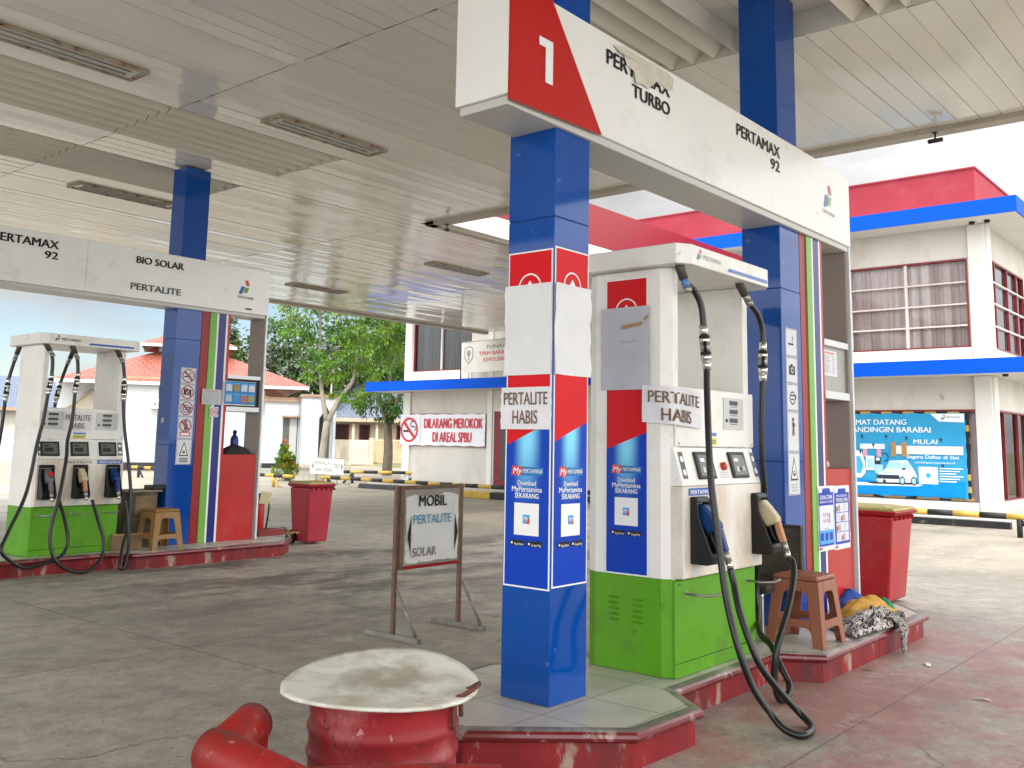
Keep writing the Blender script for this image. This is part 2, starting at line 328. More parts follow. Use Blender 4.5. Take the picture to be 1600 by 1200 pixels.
# ================================================================ CANOPY
CZ = 4.62
def ceiling_white():
    m = mat('ceiling_white', (.66, .645, .60), .10, spec=.55, var=.05, vs=.7, dirt=(.34, .28, .2), da=.35, ds=1.3, dlo=.58, dhi=.85, bump=.14, bs=1.6, stretch=(.3, 2.6, 1))
    return m
def canopy():
    root = thing('station_canopy', 'huge flat white slatted canopy roof spanning both pump islands and joined to the office', 'canopy', (4, 7, CZ))
    cw = ceiling_white(); jointM = mat('ceiling_gap', (.10, .085, .065), .8)
    saw = mat('ceiling_louvre_white', (.60, .575, .51), .4, var=.08, vs=.8)
    mb = MB(); sb = MB(); rnd = random.Random(3); P = .196
    X0, X1 = -4.0, 9.80
    joints = [-4.0, -.2, 4.82, 9.80]
    def in_saw(y): return (1.27 <= y < 2.46) or (3.43 <= y < 4.62) or (8.40 <= y < 9.66) or (10.40 <= y < 11.52)
    def strip(x0, x1, y0, y1, dz=0.):
        # a plank: slightly tilted, split along its length with a faint waviness
        n = max(2, int((x1-x0)/.8)); t = rnd.uniform(-.003, .003); h = dz+rnd.uniform(-.0015, .0015); ph = rnd.uniform(0, 9); vs = []; fs = []; g0 = rnd.choice((.0008, .0012, .0018, .0026, .0040))
        for i in range(n+1):
            x = x0+.004+(x1-x0-.008)*i/n
            w = .0016*math.sin(x*1.3+ph)+.0009*math.sin(x*3.1+ph*2)
            vs += [(x, y0+g0, CZ+h+t+w+.012), (x, y0+g0, CZ+h+t+w), (x, y1-g0, CZ+h-t+w*.4), (x, y1-g0, CZ+h-t+w*.4+.012)]
        for i in range(n):
            a = 4*i
            for k in range(3): fs.append((a+k, a+4+k, a+5+k, a+1+k))
        mb.raw(vs, fs, cw)
    zones = {}
    def tooth(x0, x1, y0, y1, endcap, zone):
        ym = y0+(y1-y0)*.34; d = .095; g = .014; sb = zones.setdefault(zone, MB())
        vs = [(x0, y0, CZ), (x0, ym-g, CZ+d), (x0, ym+g, CZ+d), (x0, y1, CZ), (x1, y0, CZ), (x1, ym-g, CZ+d), (x1, ym+g, CZ+d), (x1, y1, CZ), (x0, ym-g, CZ+d+.04), (x0, ym+g, CZ+d+.04), (x1, ym-g, CZ+d+.04), (x1, ym+g, CZ+d+.04)]
        fs = [(0, 4, 5, 1), (2, 6, 7, 3), (1, 5, 10, 8), (2, 9, 11, 6)]
        if endcap: fs.append((4, 7, 6, 5))
        sb.raw(vs, fs, saw)
    y = -4.5
    edges = []
    segs = [(-4.5, 1.27), (1.27, 2.46), (2.46, 3.43), (3.43, 4.62), (4.62, 8.40), (8.40, 9.66), (9.66, 10.40), (10.40, 11.52), (11.52, 18.56)]
    for a, b in segs:
        n = max(1, round((b-a)/P))
        for i in range(n):
            y0 = a+(b-a)*i/n; y1 = a+(b-a)*(i+1)/n
            if in_saw((y0+y1)/2):
                xe = 6.92
                for q0, q1 in ((-4, -.2), (-.2, 4.82), (4.82, xe)): tooth(q0+.003, q1-.003, y0, y1, q1 == xe, a)
                strip(xe, 9.80, y0, y1)
            else:
                if a == 2.46:      # the strip over the near columns is set up between the louvres
                    for q0, q1 in ((-4, -.2), (-.2, 4.82), (4.82, 6.92)): strip(q0, q1, y0, y1, .2)
                    strip(6.92, 9.80, y0, y1)
                else:
                    for q0, q1 in zip(joints[:-1], joints[1:]): strip(q0, q1, y0, y1)
            if y0 >= 9.93: # the link towards the office
                for q0, q1 in ((9.80, 14.8), (14.8, 21.1)): strip(q0, q1, y0, y1)
    mb.raw([(-4, 3.43, CZ), (6.92, 3.43, CZ), (6.92, 3.43, CZ+.205), (-4, 3.43, CZ+.205), (-4, 2.46, CZ), (6.92, 2.46, CZ), (6.92, 2.46, CZ+.205), (-4, 2.46, CZ+.205)], [(0, 1, 2, 3), (7, 6, 5, 4), (1, 5, 6, 2)], cw)
    mb.build('ceiling_panels', root)
    for z_ in zones.values(): z_.build('louvre_panel', root)
    bk = MB()
    bk.box(-4, 9.8, -4.5, 18.56, CZ+.26, CZ+.28, jointM); bk.box(9.8, 21.1, 9.95, 18.56, CZ+.26, CZ+.28, jointM)
    bk.build('backing_deck', root)
    # edge trim, a shallow lip that hangs under the ceiling
    trim = mat('canopy_trim', (.40, .36, .30), .45, var=.15, vs=2, dirt=(.12, .09, .06), da=.5, ds=4, dlo=.55)
    tm = MB()
    tm.box(9.80, 9.98, -4.5, 9.93, CZ-.05, CZ+.30, trim); tm.box(9.80, 21.1, 9.75, 9.93, CZ-.05, CZ+.30, trim)
    tm.box(-4, 21.1, 18.56, 18.74, CZ-.06, CZ+.30, trim); tm.box(-4.2, -4.0, -4.5, 18.74, CZ-.05, CZ+.30, trim); tm.box(-4, 9.98, -4.7, -4.5, CZ-.05, CZ+.30, trim)
    tm.build('edge_trim', root, .008)
    fas = mat('fascia_red', (.20, .006, .014), .3, var=.08, vs=.7); fw_ = mat('fascia_white', (.72, .70, .68), .3, var=.06)
    fb = MB()
    for (x0, x1, y0, y1) in ((9.98, 10.04, -4.8, 9.70), (9.98, 21.1, 9.66, 9.75), (-4.2, 21.1, 18.74, 18.82), (-4.28, -4.2, -4.8, 18.82), (-4.2, 10.04, -4.8, -4.72)):
        fb.box(x0, x1, y0, y1, CZ-.01, CZ+.31, fw_); fb.box(x0-.01 if x1-x0 < .2 else x0, x1, y0-.01 if x1-x0 > .2 else y0, y1, CZ+.312, CZ+1.05, fas)
    fb.build('fascia', root)
    rf = MB(); rf.box(-4.2, 10.0, -4.7, 18.75, CZ+.95, CZ+.98, mat('roof_sheet', (.4, .4, .42), .5)); rf.box(10.0, 21.1, 9.72, 18.75, CZ+.95, CZ+.98, MATS['roof_sheet']); rf.build('roof_sheet', root)
    return root
canopy()
def ceiling_lights():
    rust = mat('rusty_frame', (.36, .31, .24), .6, var=.2, vs=8, dirt=(.22, .11, .05), da=.9, ds=7, dlo=.5, dhi=.62, more=[((.07, .03, .015), .9, 16, .57, .62)])
    lens = mat('clear_lens', (.50, .50, .48), .1, var=.2, vs=3); inner = mat('lamp_tray', (.30, .29, .27), .35)
    spec = [(2.66, 7.71, 'rusty framed ceiling light nearest the camera at the upper left edge'), (5.53, 7.71, 'rusty ceiling light right of the panel joint before the blue column'),
            (5.53, 11.93, 'slim ceiling light behind the louvres above the far pump sign'), (12.12, 11.95, 'ceiling light under the link roof near the small camera'), (12.12, 16.09, 'farthest ceiling light close to the tree side edge of the canopy')]
    first = None
    for i, (x, y, lb) in enumerate(spec):
        if first is None:
            first = thing('ceiling_light', lb, 'ceiling light', (x, y, CZ-.03), 'recessed ceiling lights in the canopy')
            f = MB((x, y, CZ-.03)); a, b, w = 1.47, .33, .036
            f.box(0, a, 0, w, 0, .028, rust); f.box(0, a, b-w, b, 0, .028, rust); f.box(0, w, w, b-w, 0, .028, rust); f.box(a-w, a, w, b-w, 0, .028, rust)
            f.build('frame', first, .004)
            g = MB((x, y, CZ-.03)); g.box(w, a-w, w, b-w, .014, .02, lens)
            g.build('diffuser', first)
            g = MB((x, y, CZ-.03)); g.tube([(w+.08, b*.35, .008), (a-w-.08, b*.35, .008)], .008, inner); g.tube([(w+.08, b*.65, .008), (a-w-.08, b*.65, .008)], .008, inner); g.build('tube', first)
        else:
            r = first.copy(); SC.collection.objects.link(r); r.location = (x, y, CZ-.03); r['label'] = lb
            for ch in list(first.children):
                c = ch.copy(); SC.collection.objects.link(c); c.parent = r
ceiling_lights()
def cctv(loc, lb, flip, k=.5):
    t = thing('security_camera', lb, 'camera', loc, 'security cameras under the canopy edge'); dk = mat('camera_black', (.015, .015, .017), .3)
    m = MB(loc, k); m.box(-.05, .05, -.05, .05, .12, .14, dk); m.tube([(0, 0, .13), (0, 0, .02), (-.02*flip, .02, -.01)], .018, dk); m.build('bracket', t)
    m = MB(loc, k); m.tube([(.07, -.12*flip, -.01), (-.05, .12*flip, -.05)], .045, dk, 14); m.build('housing', t)
    m = MB(loc, k); m.tube([(-.05, .12*flip, -.05), (-.055, .13*flip, -.052)], .03, glassS, 14); m.build('lens', t)
cctv((9.78, 2.69, CZ-.13), 'small black camera under the right canopy edge against the sky', 1)
cctv((9.88, 9.55, CZ-.13), 'small black camera hung at the inner corner of the canopy by the link roof', -1)

# ================================================================ PUMP ISLANDS
def tile_mat():
    m = bpy.data.materials.new('floor_tile'); m.use_nodes = True; t = m.node_tree; n = t.nodes; l = t.links; p = n['Principled BSDF']
    g = n.new('ShaderNodeNewGeometry'); br = n.new('ShaderNodeTexBrick'); br.offset = 0; br.inputs['Scale'].default_value = 1
    br.inputs['Brick Width'].default_value = .40; br.inputs['Row Height'].default_value = .40; br.inputs['Mortar Size'].default_value = .004
    br.inputs['Color1'].default_value = (.60, .575, .50, 1); br.inputs['Color2'].default_value = (.55, .53, .46, 1); br.inputs['Mortar'].default_value = (.24, .22, .19, 1)
    l.new(g.outputs['Position'], br.inputs['Vector'])
    z = n.new('ShaderNodeTexNoise'); z.inputs['Scale'].default_value = 3; z.inputs['Detail'].default_value = 8; l.new(g.outputs['Position'], z.inputs['Vector'])
    r = n.new('ShaderNodeMapRange'); r.inputs['From Min'].default_value = .3; r.inputs['From Max'].default_value = .7; r.inputs['To Min'].default_value = .72; r.inputs['To Max'].default_value = 1.05; l.new(z.outputs['Fac'], r.inputs['Value'])
    q = n.new('ShaderNodeMix'); q.data_type = 'RGBA'; q.blend_type = 'MULTIPLY'; q.inputs['Factor'].default_value = 1; l.new(br.outputs['Color'], q.inputs['A']); l.new(r.outputs[0], q.inputs['B'])
    l.new(q.outputs['Result'], p.inputs['Base Color']); p.inputs['Roughness'].default_value = .38
    return m
TILE = tile_mat()
CURB = mat('kerb_red_paint', (.235, .014, .018), .45, var=.35, vs=5, dirt=(.34, .29, .23), da=.85, ds=5, dlo=.57, dhi=.63, bump=.3, bs=12, stretch=(1.3, 1.3, .45), more=[((.07, .03, .03), .7, 3.5, .5, .66)])
NOSE = mat('nosing_red', (.15, .013, .017), .2, var=.3, vs=6, dirt=(.34, .27, .24), da=.7, ds=8, dlo=.58, dhi=.66, spec=.5)
NOSEW = mat('nosing_worn_lip', (.15, .13, .115), .3, var=.3, vs=9, dirt=(.5, .48, .44), da=.8, ds=2, dlo=.5, dhi=.62)
def island(pts, label):
    """pts: outline of the tile floor, counter-clockwise"""
    cx = sum(p[0] for p in pts)/len(pts); cy = sum(p[1] for p in pts)/len(pts)
    t = thing('pump_island', label, 'pump island', (cx, cy, 0), 'raised fuel pump islands')
    def inset(d):
        out = []; n = len(pts)
        for i in range(n):
            a = Vector((*pts[i-1], 0)); b = Vector((*pts[i], 0)); c = Vector((*pts[(i+1) % n], 0))
            n1 = (b-a).normalized(); n2 = (c-b).normalized(); m1 = Vector((-n1.y, n1.x, 0)); m2 = Vector((-n2.y, n2.x, 0))
            k = (m1+m2); k = k/(1+m1.dot(m2)); out.append((b.x+k.x*d, b.y+k.y*d))
        return out
    mb = MB(); mb.prism(inset(.035), -.05, .125, 'z', CURB); mb.build('kerb', t)
    mb = MB(); mb.prism(inset(.05), .125, .17, 'z', TILE); mb.build('tile_floor', t)
    # rounded nosing
    prof = [(.045, .120), (.012, .120), (.001, .128), (-.004, .142), (-.001, .156), (.010, .166), (.028, .1705), (.058, .1725), (.058, .1715)]
    n = len(pts); k = len(prof); vs = []; 
    rings = [inset(d) for d, z in prof]
    for i in range(n):
        for j in range(k): vs.append((*rings[j][i], prof[j][1]))
    mb = MB()
    for i in range(n):
        j2 = (i+1) % n
        for j in range(k-1): mb.raw([vs[i*k+j], vs[j2*k+j], vs[j2*k+j+1], vs[i*k+j+1]], [(0, 1, 2, 3)], NOSEW if j >= 5 else NOSE)
    mb.build('nosing', t, smooth=False)
C1 = 2.99   # island axis
def outline(xs, half_in, half_out):
    """xs: end, chamfer, notch start, notch in, notch out, wide, wide end, far end"""
    a, b, c, d, e, f, g, h = xs
    lo = [(a, C1-.08), (b, C1-half_out), (c, C1-half_out-.02), (d, C1-half_in), (e, C1-half_in), (f, C1-half_out), (g, C1-half_out), (h, C1-half_out+.29)]
    hi = [(x, 2*C1-y) for x, y in reversed(lo)]
    return lo+hi
island(outline((3.17, 3.68, 4.22, 4.43, 5.62, 5.78, 7.74, 8.08), .415, .66), 'tiled pump island with chipped red kerb under the large near sign')
I2 = [(x, y) for x, y in outline((3.17, 3.68, 4.22, 4.43, 5.62, 5.78, 7.74, 8.08), .415, .66)]
I2 = [((x-6.38)*.965+5.95, (y-2.84)*.965+10.08) for x, y in I2]
island(I2, 'tiled pump island with red kerb at the left under the farther pump')

# ================================================================ COLUMNS, SIGN GATES
def fit(mb, fr, **k): pass
def pict(mb, fr, a, b, r, which, ring):
    k = .62*r
    if which == 'cig':
        mb.rect(fr, a-k*1.1, a+k*.7, b-k*.35, b-k*.08, blackT, .004); mb.arc(fr, a+k*.55, b+k*.35, k*.28, k*.4, blackT, .004, 60, 250, 8); mb.arc(fr, a+k*.3, b+k*.75, k*.2, k*.3, blackT, .004, -90, 90, 6)
    elif which == 'cam':
        mb.rect(fr, a-k, a+k, b-k*.65, b+k*.6, blackT, .004); mb.rect(fr, a-k*.5, a+k*.3, b+k*.6, b+k*.85, blackT, .004); mb.disc(fr, a, b, k*.42, whitePr, .0055); mb.disc(fr, a, b, k*.26, blackT, .007)
    elif which == 'phone':
        mb.arc(fr, a, b-k*.1, k*.75, k*.95, blackT, .004, 0, 360, 16); mb.rect(fr, a-k*.6, a+k*.9, b+k*.15, b+k*.35, blackT, .0045); mb.rect(fr, a-k*.5, a+k*.4, b-k*.4, b-k*.2, blackT, .0045); mb.rect(fr, a+k*.9, a+k*1.15, b-k*.3, b+k*.35, blackT, .0045)
    elif which == 'man':
        mb.disc(fr, a, b+k*1.0, k*.32, blackT, .004); mb.poly(fr, [(a-k*.4, b+k*.6), (a-k*.2, b-k*.3), (a-k*.45, b-k*1.3), (a-k*.15, b-k*1.3), (a, b-k*.5), (a+k*.15, b-k*1.3), (a+k*.45, b-k*1.3), (a+k*.25, b-k*.2), (a+k*.4, b+k*.6)], blackT, .004)
        mb.poly(fr, [(a+k*.3, b+k*.6), (a+k*.75, b+k*.0), (a+k*.6, b-k*.1), (a+k*.2, b+k*.35)], blackT, .0045)
    if ring:
        mb.arc(fr, a, b, r*.86, r, fadeRing, .0085); c = r*.66
        mb.poly(fr, [(a-c-.008, b+c-.008), (a-c+.008, b+c+.008), (a+c+.008, b-c+.008), (a+c-.008, b-c-.008)], fadeRing, .009)
fadeRing = mat('ring_red', (.33, .05, .06), .4)
warnGrey = mat('warning_plate', (.60, .62, .66), .35, var=.05)
def sticker_strip(fr, parent, x0, x1, tops, bot, ring):
    """a vertical strip of five safety pictograms; tops = upper edge of each cell"""
    ed = tops+[bot]
    names = ['cig', 'cam', 'phone', 'man', 'tri']
    for i in range(5):
        mb = MB(); t, b = ed[i], ed[i+1]; sh = (x1-x0)*.02*0
        mb.slab(fr, x0, x1, b+.003, t-.001, warnGrey, 0, .003)
        for (p, q) in (((x0+.006, b+.008), (x0+.010, t-.006)), ((x1-.010, b+.008), (x1-.006, t-.006))): mb.rect(fr, p[0], q[0], p[1], q[1], greyT, .0035)
        mb.rect(fr, x0+.01, x1-.01, b+.006, b+.010, greyT, .0035); mb.rect(fr, x0+.01, x1-.01, t-.010, t-.006, greyT, .0035)
        cx = (x0+x1)/2
        if i < 3: pict(mb, fr, cx, (t+b)/2, .083, names[i], ring)
        elif i == 3:
            pict(mb, fr, cx, t-.11, .08, 'man', ring); 
            if ring: mb.rect(fr, x0+.03, x1-.03, b+.03, b+.085, mat('warn_pink', (.55, .18, .2), .4), .0037); mb.rect(fr, x0+.05, x1-.05, b+.045, b+.07, whitePr, .005)
        else:
            a, h = .062, .17; y0 = b+.105
            mb.poly(fr, [(cx-a, y0), (cx+a, y0), (cx, y0+h)], blackT, .0037); mb.poly(fr, [(cx-a*.72, y0+.013), (cx+a*.72, y0+.013), (cx, y0+h*.84)], whitePr, .0045)
            mb.rect(fr, cx-.018, cx+.018, y0+.03, y0+.05, blackT, .005); mb.arc(fr, cx, y0+.05, .012, .02, blackT, .005, 0, 180, 6)
            for j in range(3): mb.rect(fr, x0+.045, x1-.045, b+.03+j*.02, b+.042+j*.02, greyL if not ring else greyT, .004)
        mb.build('safety_sign', parent)
def column(x0, x1, y0, y1, label, top=CZ-.02):
    cx, cy = (x0+x1)/2, (y0+y1)/2
    t = thing('canopy_column', label, 'column', (cx, cy, .17), 'blue canopy columns')
    m = MB(); seams = [.171, 1.72-.42, 2.53, 3.40, top]
    for a, b in zip(seams[:-1], seams[1:]): m.box(x0, x1, y0, y1, a+.0015, b-.0015, blueP)
    m.box(x0+.004, x1-.004, y0+.004, y1-.004, .171, top, mat('seam_dark', (.004, .02, .09), .5))
    m.build('shaft', t, .003, 1)
    return t
SK = 'SEKARANG'
def grad_blue():
    """printed poster with a pale light beam: the print's own pattern"""
    m = bpy.data.materials.new('poster_blue_print'); m.use_nodes = True; n = m.node_tree.nodes; l = m.node_tree.links; p = n['Principled BSDF']; p.inputs['Roughness'].default_value = .35; p.inputs['Specular IOR Level'].default_value = .15
    uv = n.new('ShaderNodeUVMap'); uv.uv_map = 'UVMap'; s = n.new('ShaderNodeSeparateXYZ'); l.new(uv.outputs[0], s.inputs[0])
    def mr(o, a, b, c, d):
        r = n.new('ShaderNodeMapRange'); r.interpolation_type = 'SMOOTHSTEP'; l.new(o, r.inputs['Value'])
        for k, x in zip(('From Min', 'From Max', 'To Min', 'To Max'), (a, b, c, d)): r.inputs[k].default_value = x
        return r.outputs[0]
    ab = n.new('ShaderNodeMath'); ab.operation = 'SUBTRACT'; ab.inputs[1].default_value = .5; l.new(s.outputs[0], ab.inputs[0])
    ab2 = n.new('ShaderNodeMath'); ab2.operation = 'ABSOLUTE'; l.new(ab.outputs[0], ab2.inputs[0])
    mu = n.new('ShaderNodeMath'); mu.operation = 'MULTIPLY'; l.new(mr(ab2.outputs[0], .04, .36, 1, 0), mu.inputs[0]); l.new(mr(s.outputs[1], .45, .98, 0, 1), mu.inputs[1])
    q = n.new('ShaderNodeMix'); q.data_type = 'RGBA'; q.inputs['A'].default_value = (.001, .045, .42, 1); q.inputs['B'].default_value = (.22, .68, .92, 1); l.new(mu.outputs[0], q.inputs['Factor'])
    l.new(q.outputs['Result'], p.inputs['Base Color']); return m
GRADB = grad_blue()
def promo(fr, parent, w, zt, zb, dl, dr, border=True, name='promotional_poster'):
    """tall red and blue app poster on a column or pump end; a: 0..w, z in metres above the frame origin"""
    m = MB()
    if border: m.slab(fr, 0, w, zb, zt, whitePr, .0005, .0022)
    e = .008 if border else 0
    m.poly(fr, [(e, dl), (w-e, dr), (w-e, zt-e), (e, zt-e)], redPr, .0034)
    b = len(m.v); m.raw([fr.p(x, y, .0034) for x, y in ((e, zb+e), (w-e, zb+e), (w-e, dr), (e, dl))], [(0, 1, 2, 3)], GRADB)
    cx = w*.5
    m.arc(fr, cx, zt-.19, .066, .074, whitePr, .005, 0, 180, 20); m.poly(fr, [(cx-.028, zt-.19), (cx+.028, zt-.19), (cx, zt-.152)], whitePr, .005)
    m.text(fr, 'PERTAMINA', whitePr, cx-.085, 1.735, cx+.085, h=.026, c=.005, slant=.2)
    # app logo tag
    m.poly(fr, [(w*.15, 1.238), (w*.38, 1.238), (w*.40, 1.282), (w*.17, 1.287)], logoR, .0045); m.poly(fr, [(w*.38, 1.238), (w*.84, 1.240), (w*.86, 1.278), (w*.40, 1.282)], mat('tag_teal', (.01, .16, .42), .35), .0045)
    m.text(fr, 'My', whitePr, w*.19, 1.247, w*.37, h=.03, c=.0057, slant=.25, bold=.02); m.text(fr, 'PERTAMINA', whitePr, w*.41, 1.251, w*.83, h=.02, c=.0057, slant=.2)
    m.text(fr, 'Download', whitePr, cx-w*.20, 1.191, cx+w*.20, h=.024, c=.005, bold=.015)
    m.text(fr, 'MyPertamina', whitePr, cx-w*.33, 1.160, cx+w*.33, h=.026, c=.005, bold=.02); m.text(fr, SK, whitePr, cx-w*.26, 1.129, cx+w*.26, h=.024, c=.005, bold=.025)
    s = w*.27
    m.rect(fr, cx-s, cx+s, 1.105-2*s, 1.105, whitePr, .005); m.rect(fr, cx-s*.28, cx+s*.28, 1.105-s*1.28, 1.105-s*.72, ptB2, .006); m.rect(fr, cx, cx+s*.28, 1.105-s*1.28, 1.105-s*.95, logoR, .0066)
    m.text(fr, 'My', whitePr, cx-s*.2, 1.105-s*1.08, cx+s*.16, h=.02, c=.0072, slant=.2)
    for q, st in ((-.36, 'App Store'), (.02, 'Google Play')):
        m.rect(fr, cx+w*q, cx+w*(q+.33), .898, .925, blackT, .005); m.text(fr, st, whitePr, cx+w*(q+.10), .902, cx+w*(q+.31), h=.011, c=.006)
        m.disc(fr, cx+w*(q+.05), .911, .006, whitePr, .006, 10)
    o = m.build(name, parent)
    uvl = o.data.uv_layers.new(name='UVMap')
    gi = m.mats.index(GRADB)
    for p in o.data.polygons:
        if p.material_index == gi:
            for li, uv in zip(p.loop_indices, ((0, 0), (1, 0), (1, 1), (0, 1))): uvl.data[li].uv = uv
    return o
def sheet(fr, a0, a1, b0, b1, name, label, cat, m=paperM, lines=None, c=.010, tilt=0., tape=False, wav=.004, group=None, extra=None):
    """a taped sheet of paper with slightly wavy surface"""
    nx, ny = 8, 10; mb = MB(); vs = []; fs = []; rnd = random.Random(label)
    ph = rnd.uniform(0, 9); ca, cb = (a0+a1)/2, (b0+b1)/2; ct, st = math.cos(tilt), math.sin(tilt)
    def R(a, b): a -= ca; b -= cb; return ca+a*ct-b*st, cb+a*st+b*ct
    def hgt(a, b): return c+wav*(math.sin(a*23+ph)*math.cos(b*17+ph)+.6*math.sin(b*41+a*13))*.5
    for j in range(ny+1):
        for i in range(nx+1):
            a, b = R(a0+(a1-a0)*i/nx, b0+(b1-b0)*j/ny); jj = .003*math.sin(j*2.1+ph) if i in (0, nx) else 0
            vs.append(fr.p(a+jj, b, hgt(a, b)))
    for j in range(ny):
        for i in range(nx): q = j*(nx+1)+i; fs.append((q, q+1, q+nx+2, q+nx+1))
    back = [v-fr.n*.0015 for v in vs]; k = len(vs)
    mb.raw(vs+back, fs+[(f[3]+k, f[2]+k, f[1]+k, f[0]+k) for f in fs], m, True)
    F2 = Fr(fr.p(*R(a0, b0)), fr.u*ct+fr.v*st, fr.v*ct-fr.u*st)
    if lines:
        for s_, x0, x1, y0, h, mt in lines: mb.text(F2, s_, mt, x0, y0, x1, h=h, c=c+wav*.8+.001, bold=.012)
    if tape:
        for (x, y, w, h) in tape: mb.rect(F2, x, x+w, y, y+h, tapeM if w*h < .002 else tapeM, c+wav+.001)
    if extra: extra(mb, F2, c+wav+.001)
    o = mb.build(name); tag(o, label, cat, group); return o
def column_one():
    t = column(3.71, 4.01, 2.84, 3.14, 'near blue column with two app posters and white paper under the sign', CZ+.19)
    F = FY(3.71, 2.84, 0); E = FX(3.71, 3.14, 0)
    promo(Fr(F.p(.008, 0), F.u, F.v), t, .287, 2.378, .712, 1.407, 1.508)
    promo(Fr(E.p(.008, 0), E.u, E.v), t, .287, 2.366, .70, 1.386, 1.50)
    m = MB(); m.rect(Fr(E.p(.01, 0), E.u, E.v), .0, .283, 1.464, 1.470, whitePr, .004)
    sheet(F, .004, .308, 1.736, 2.193, 'blank_paper_sheet', 'blank white paper taped on the right face of the near blue column', 'paper', wav=.009, group='blank paper covering posters')
    sheet(E, -.004, .298, 1.735, 2.193, 'blank_paper_sheet', 'blank white paper taped on the left face of the near blue column', 'paper', wav=.007, group='blank paper covering posters', c=.0105)
    sheet(E, -.02, .302, 1.465, 1.674, 'paper_notice', 'white out of stock notice taped on the left face of the blue column', 'notice', wav=.003,
          lines=[('PERTALITE', .022, .300, .122, .062, brownT), ('HABIS', .080, .238, .028, .066, brownT)], c=.012, group='out of stock notices')
column_one()

def gate(o, k, label, number, ring):
    """the white sign beam with its end cabinet and colour stripes; local x from the left edge of the tall column, y from its front"""
    ox, oy = o; G = lambda: MB((ox, oy, 0), k)
    t = thing('sign_gate', label, 'sign gate', (ox, oy, .17), 'white fuel sign gates over the islands')
    zb = .171/k
    F = FY(ox, oy-.04*k, 0, k)
    m = G(); m.box(-3.10, -1.174, -.04, .30, 3.035, 3.62, whiteP); m.box(-1.172, 1.277, -.04, .30, 3.035, 3.62, whiteP); m.build('beam', t, .004, 1)
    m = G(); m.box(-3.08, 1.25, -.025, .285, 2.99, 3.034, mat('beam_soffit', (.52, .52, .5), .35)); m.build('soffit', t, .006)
    # lettering
    m = MB()
    if number:
        m.raw([F.p(*p, c) for c in (.001, .014) for p in ((-3.098, 3.005), (-2.335, 3.028), (-2.778, 3.618), (-3.098, 3.618))], [(4, 5, 6, 7), (0, 1, 5, 4), (1, 2, 6, 5), (2, 3, 7, 6), (3, 0, 4, 7)], mat('number_red', (.45, .012, .012), .2))
        m.build('number_panel', t); m = MB()
        m.poly(F, [(-2.833, 3.165), (-2.773, 3.165), (-2.773, 3.39), (-2.885, 3.39), (-2.885, 3.345), (-2.833, 3.345)], whitePr, .018); m.build('number', t); m = MB()
        LINES = (('PERTAMAX', -2.275, 3.452, -1.612, .082, blackT, .006), ('TURBO', -2.02, 3.338, -1.612, .076, blackT, .006), ('PERTAMAX', -.742, 3.455, -.073, .082, blackT, .006), ('92', -.222, 3.349, -.078, .076, blackT, .006)); LG = FADE
    else:
        LINES = (('PERTAMAX', -2.18, 3.455, -1.502, .088, blackT, .007), ('92', -1.642, 3.341, -1.502, .078, blackT, .007), ('BIO SOLAR', -.59, 3.452, .017, .080, blackT, .007), ('PERTALITE', -.64, 3.136, .0, .076, greyT, .007)); LG = LOGO
    for st, a0, b0, a1, h, mt, db in LINES: m = MB(); m.text(F, st, mt, a0, b0, a1, h=h, dbl=db); m.build('lettering', t)
    m = MB(); logo(m, F, .73 if number else .81, 3.27, .185, LG); m.text(F, 'PERTAMINA', greyL if number else greyT, .715 if number else .80, 3.215, .95 if number else 1.04, h=.03)
    m.build('logo', t)
    if not number: m = MB(); m.rect(F, .93, 1.02, 3.075, 3.10, greyT, .003); m.build('maker_plate', t)
    if number:
        m = MB(); torn = mat('torn_film', (.60, .57, .50), .6, var=.15, vs=8)
        pts = [(-2.22, 3.575), (-2.17, 3.545), (-2.12, 3.55), (-2.08, 3.50), (-2.02, 3.485), (-2.0, 3.42), (-1.93, 3.435), (-1.86, 3.43), (-1.83, 3.455), (-1.77, 3.505), (-1.73, 3.48), (-1.70, 3.515), (-1.66, 3.49), (-1.60, 3.50), (-1.565, 3.575), (-1.63, 3.60), (-1.78, 3.602), (-1.95, 3.595), (-2.1, 3.60)]
        v = [F.p(a, b, .006+.012*(math.sin(a*31)*.5+.5)*(1 if b < 3.57 else 0)) for a, b in pts]; v.append(F.p(-1.88, 3.55, .008)); nn = len(pts)
        m.raw(v, [(i, (i+1) % nn, nn) for i in range(nn)], torn); m.build('torn_film', t)
    # stripes beside the column
    m = G(); m.box(.3455, .4545, .004, .27, zb, 2.988, redD); m.build('recess_panel', t)
    m = G()
    for a, b, mt in ((.455, .55, greenS), (.55, .575, whitePr), (.575, .68, blueS), (.68, .708, whitePr), (.708, .745, redP)): m.box(a, b, -.005, .28, zb, 2.988, mt)
    m.build('stripe_panel', t)
    m = G(); m.box(.7455, 1.235, .0, .28, zb, 1.24, redP); m.build('red_panel', t, .003, 1)
    m = G(); m.box(1.236, 1.262, -.002, .282, zb, 2.988, greyIn); m.build('end_wall', t)
    m = G(); m.box(1.2625, 1.29, -.03, .29, zb, 3.615, alu); m.build('end_strip', t, .004, 1)
    
    for q in ((2.185, 2.235), (1.775, 1.835)): m = G(); m.box(.7455, 1.2355, -.012, .27, *q, alu); m.build('shelf_rail', t, .003, 1)
    P = FY(ox, oy+.02*k, 0, k); m = MB()
    if number:
        m.slab(P, .747, 1.235, 1.836, 2.184, mat('plate_grey', (.36, .36, .345), .5, var=.08), -.02, 0); m.build('shelf_plate', t)
    else:
        m.slab(P, .747, 1.235, 1.836, 2.184, blackT, -.02, 0); m.build('shelf_plate', t)
    return t, F, P
G1, F1, P1 = gate((6.38, 2.84), 1., 'white sign gate numbered one with torn lettering over the near pump', True, False)
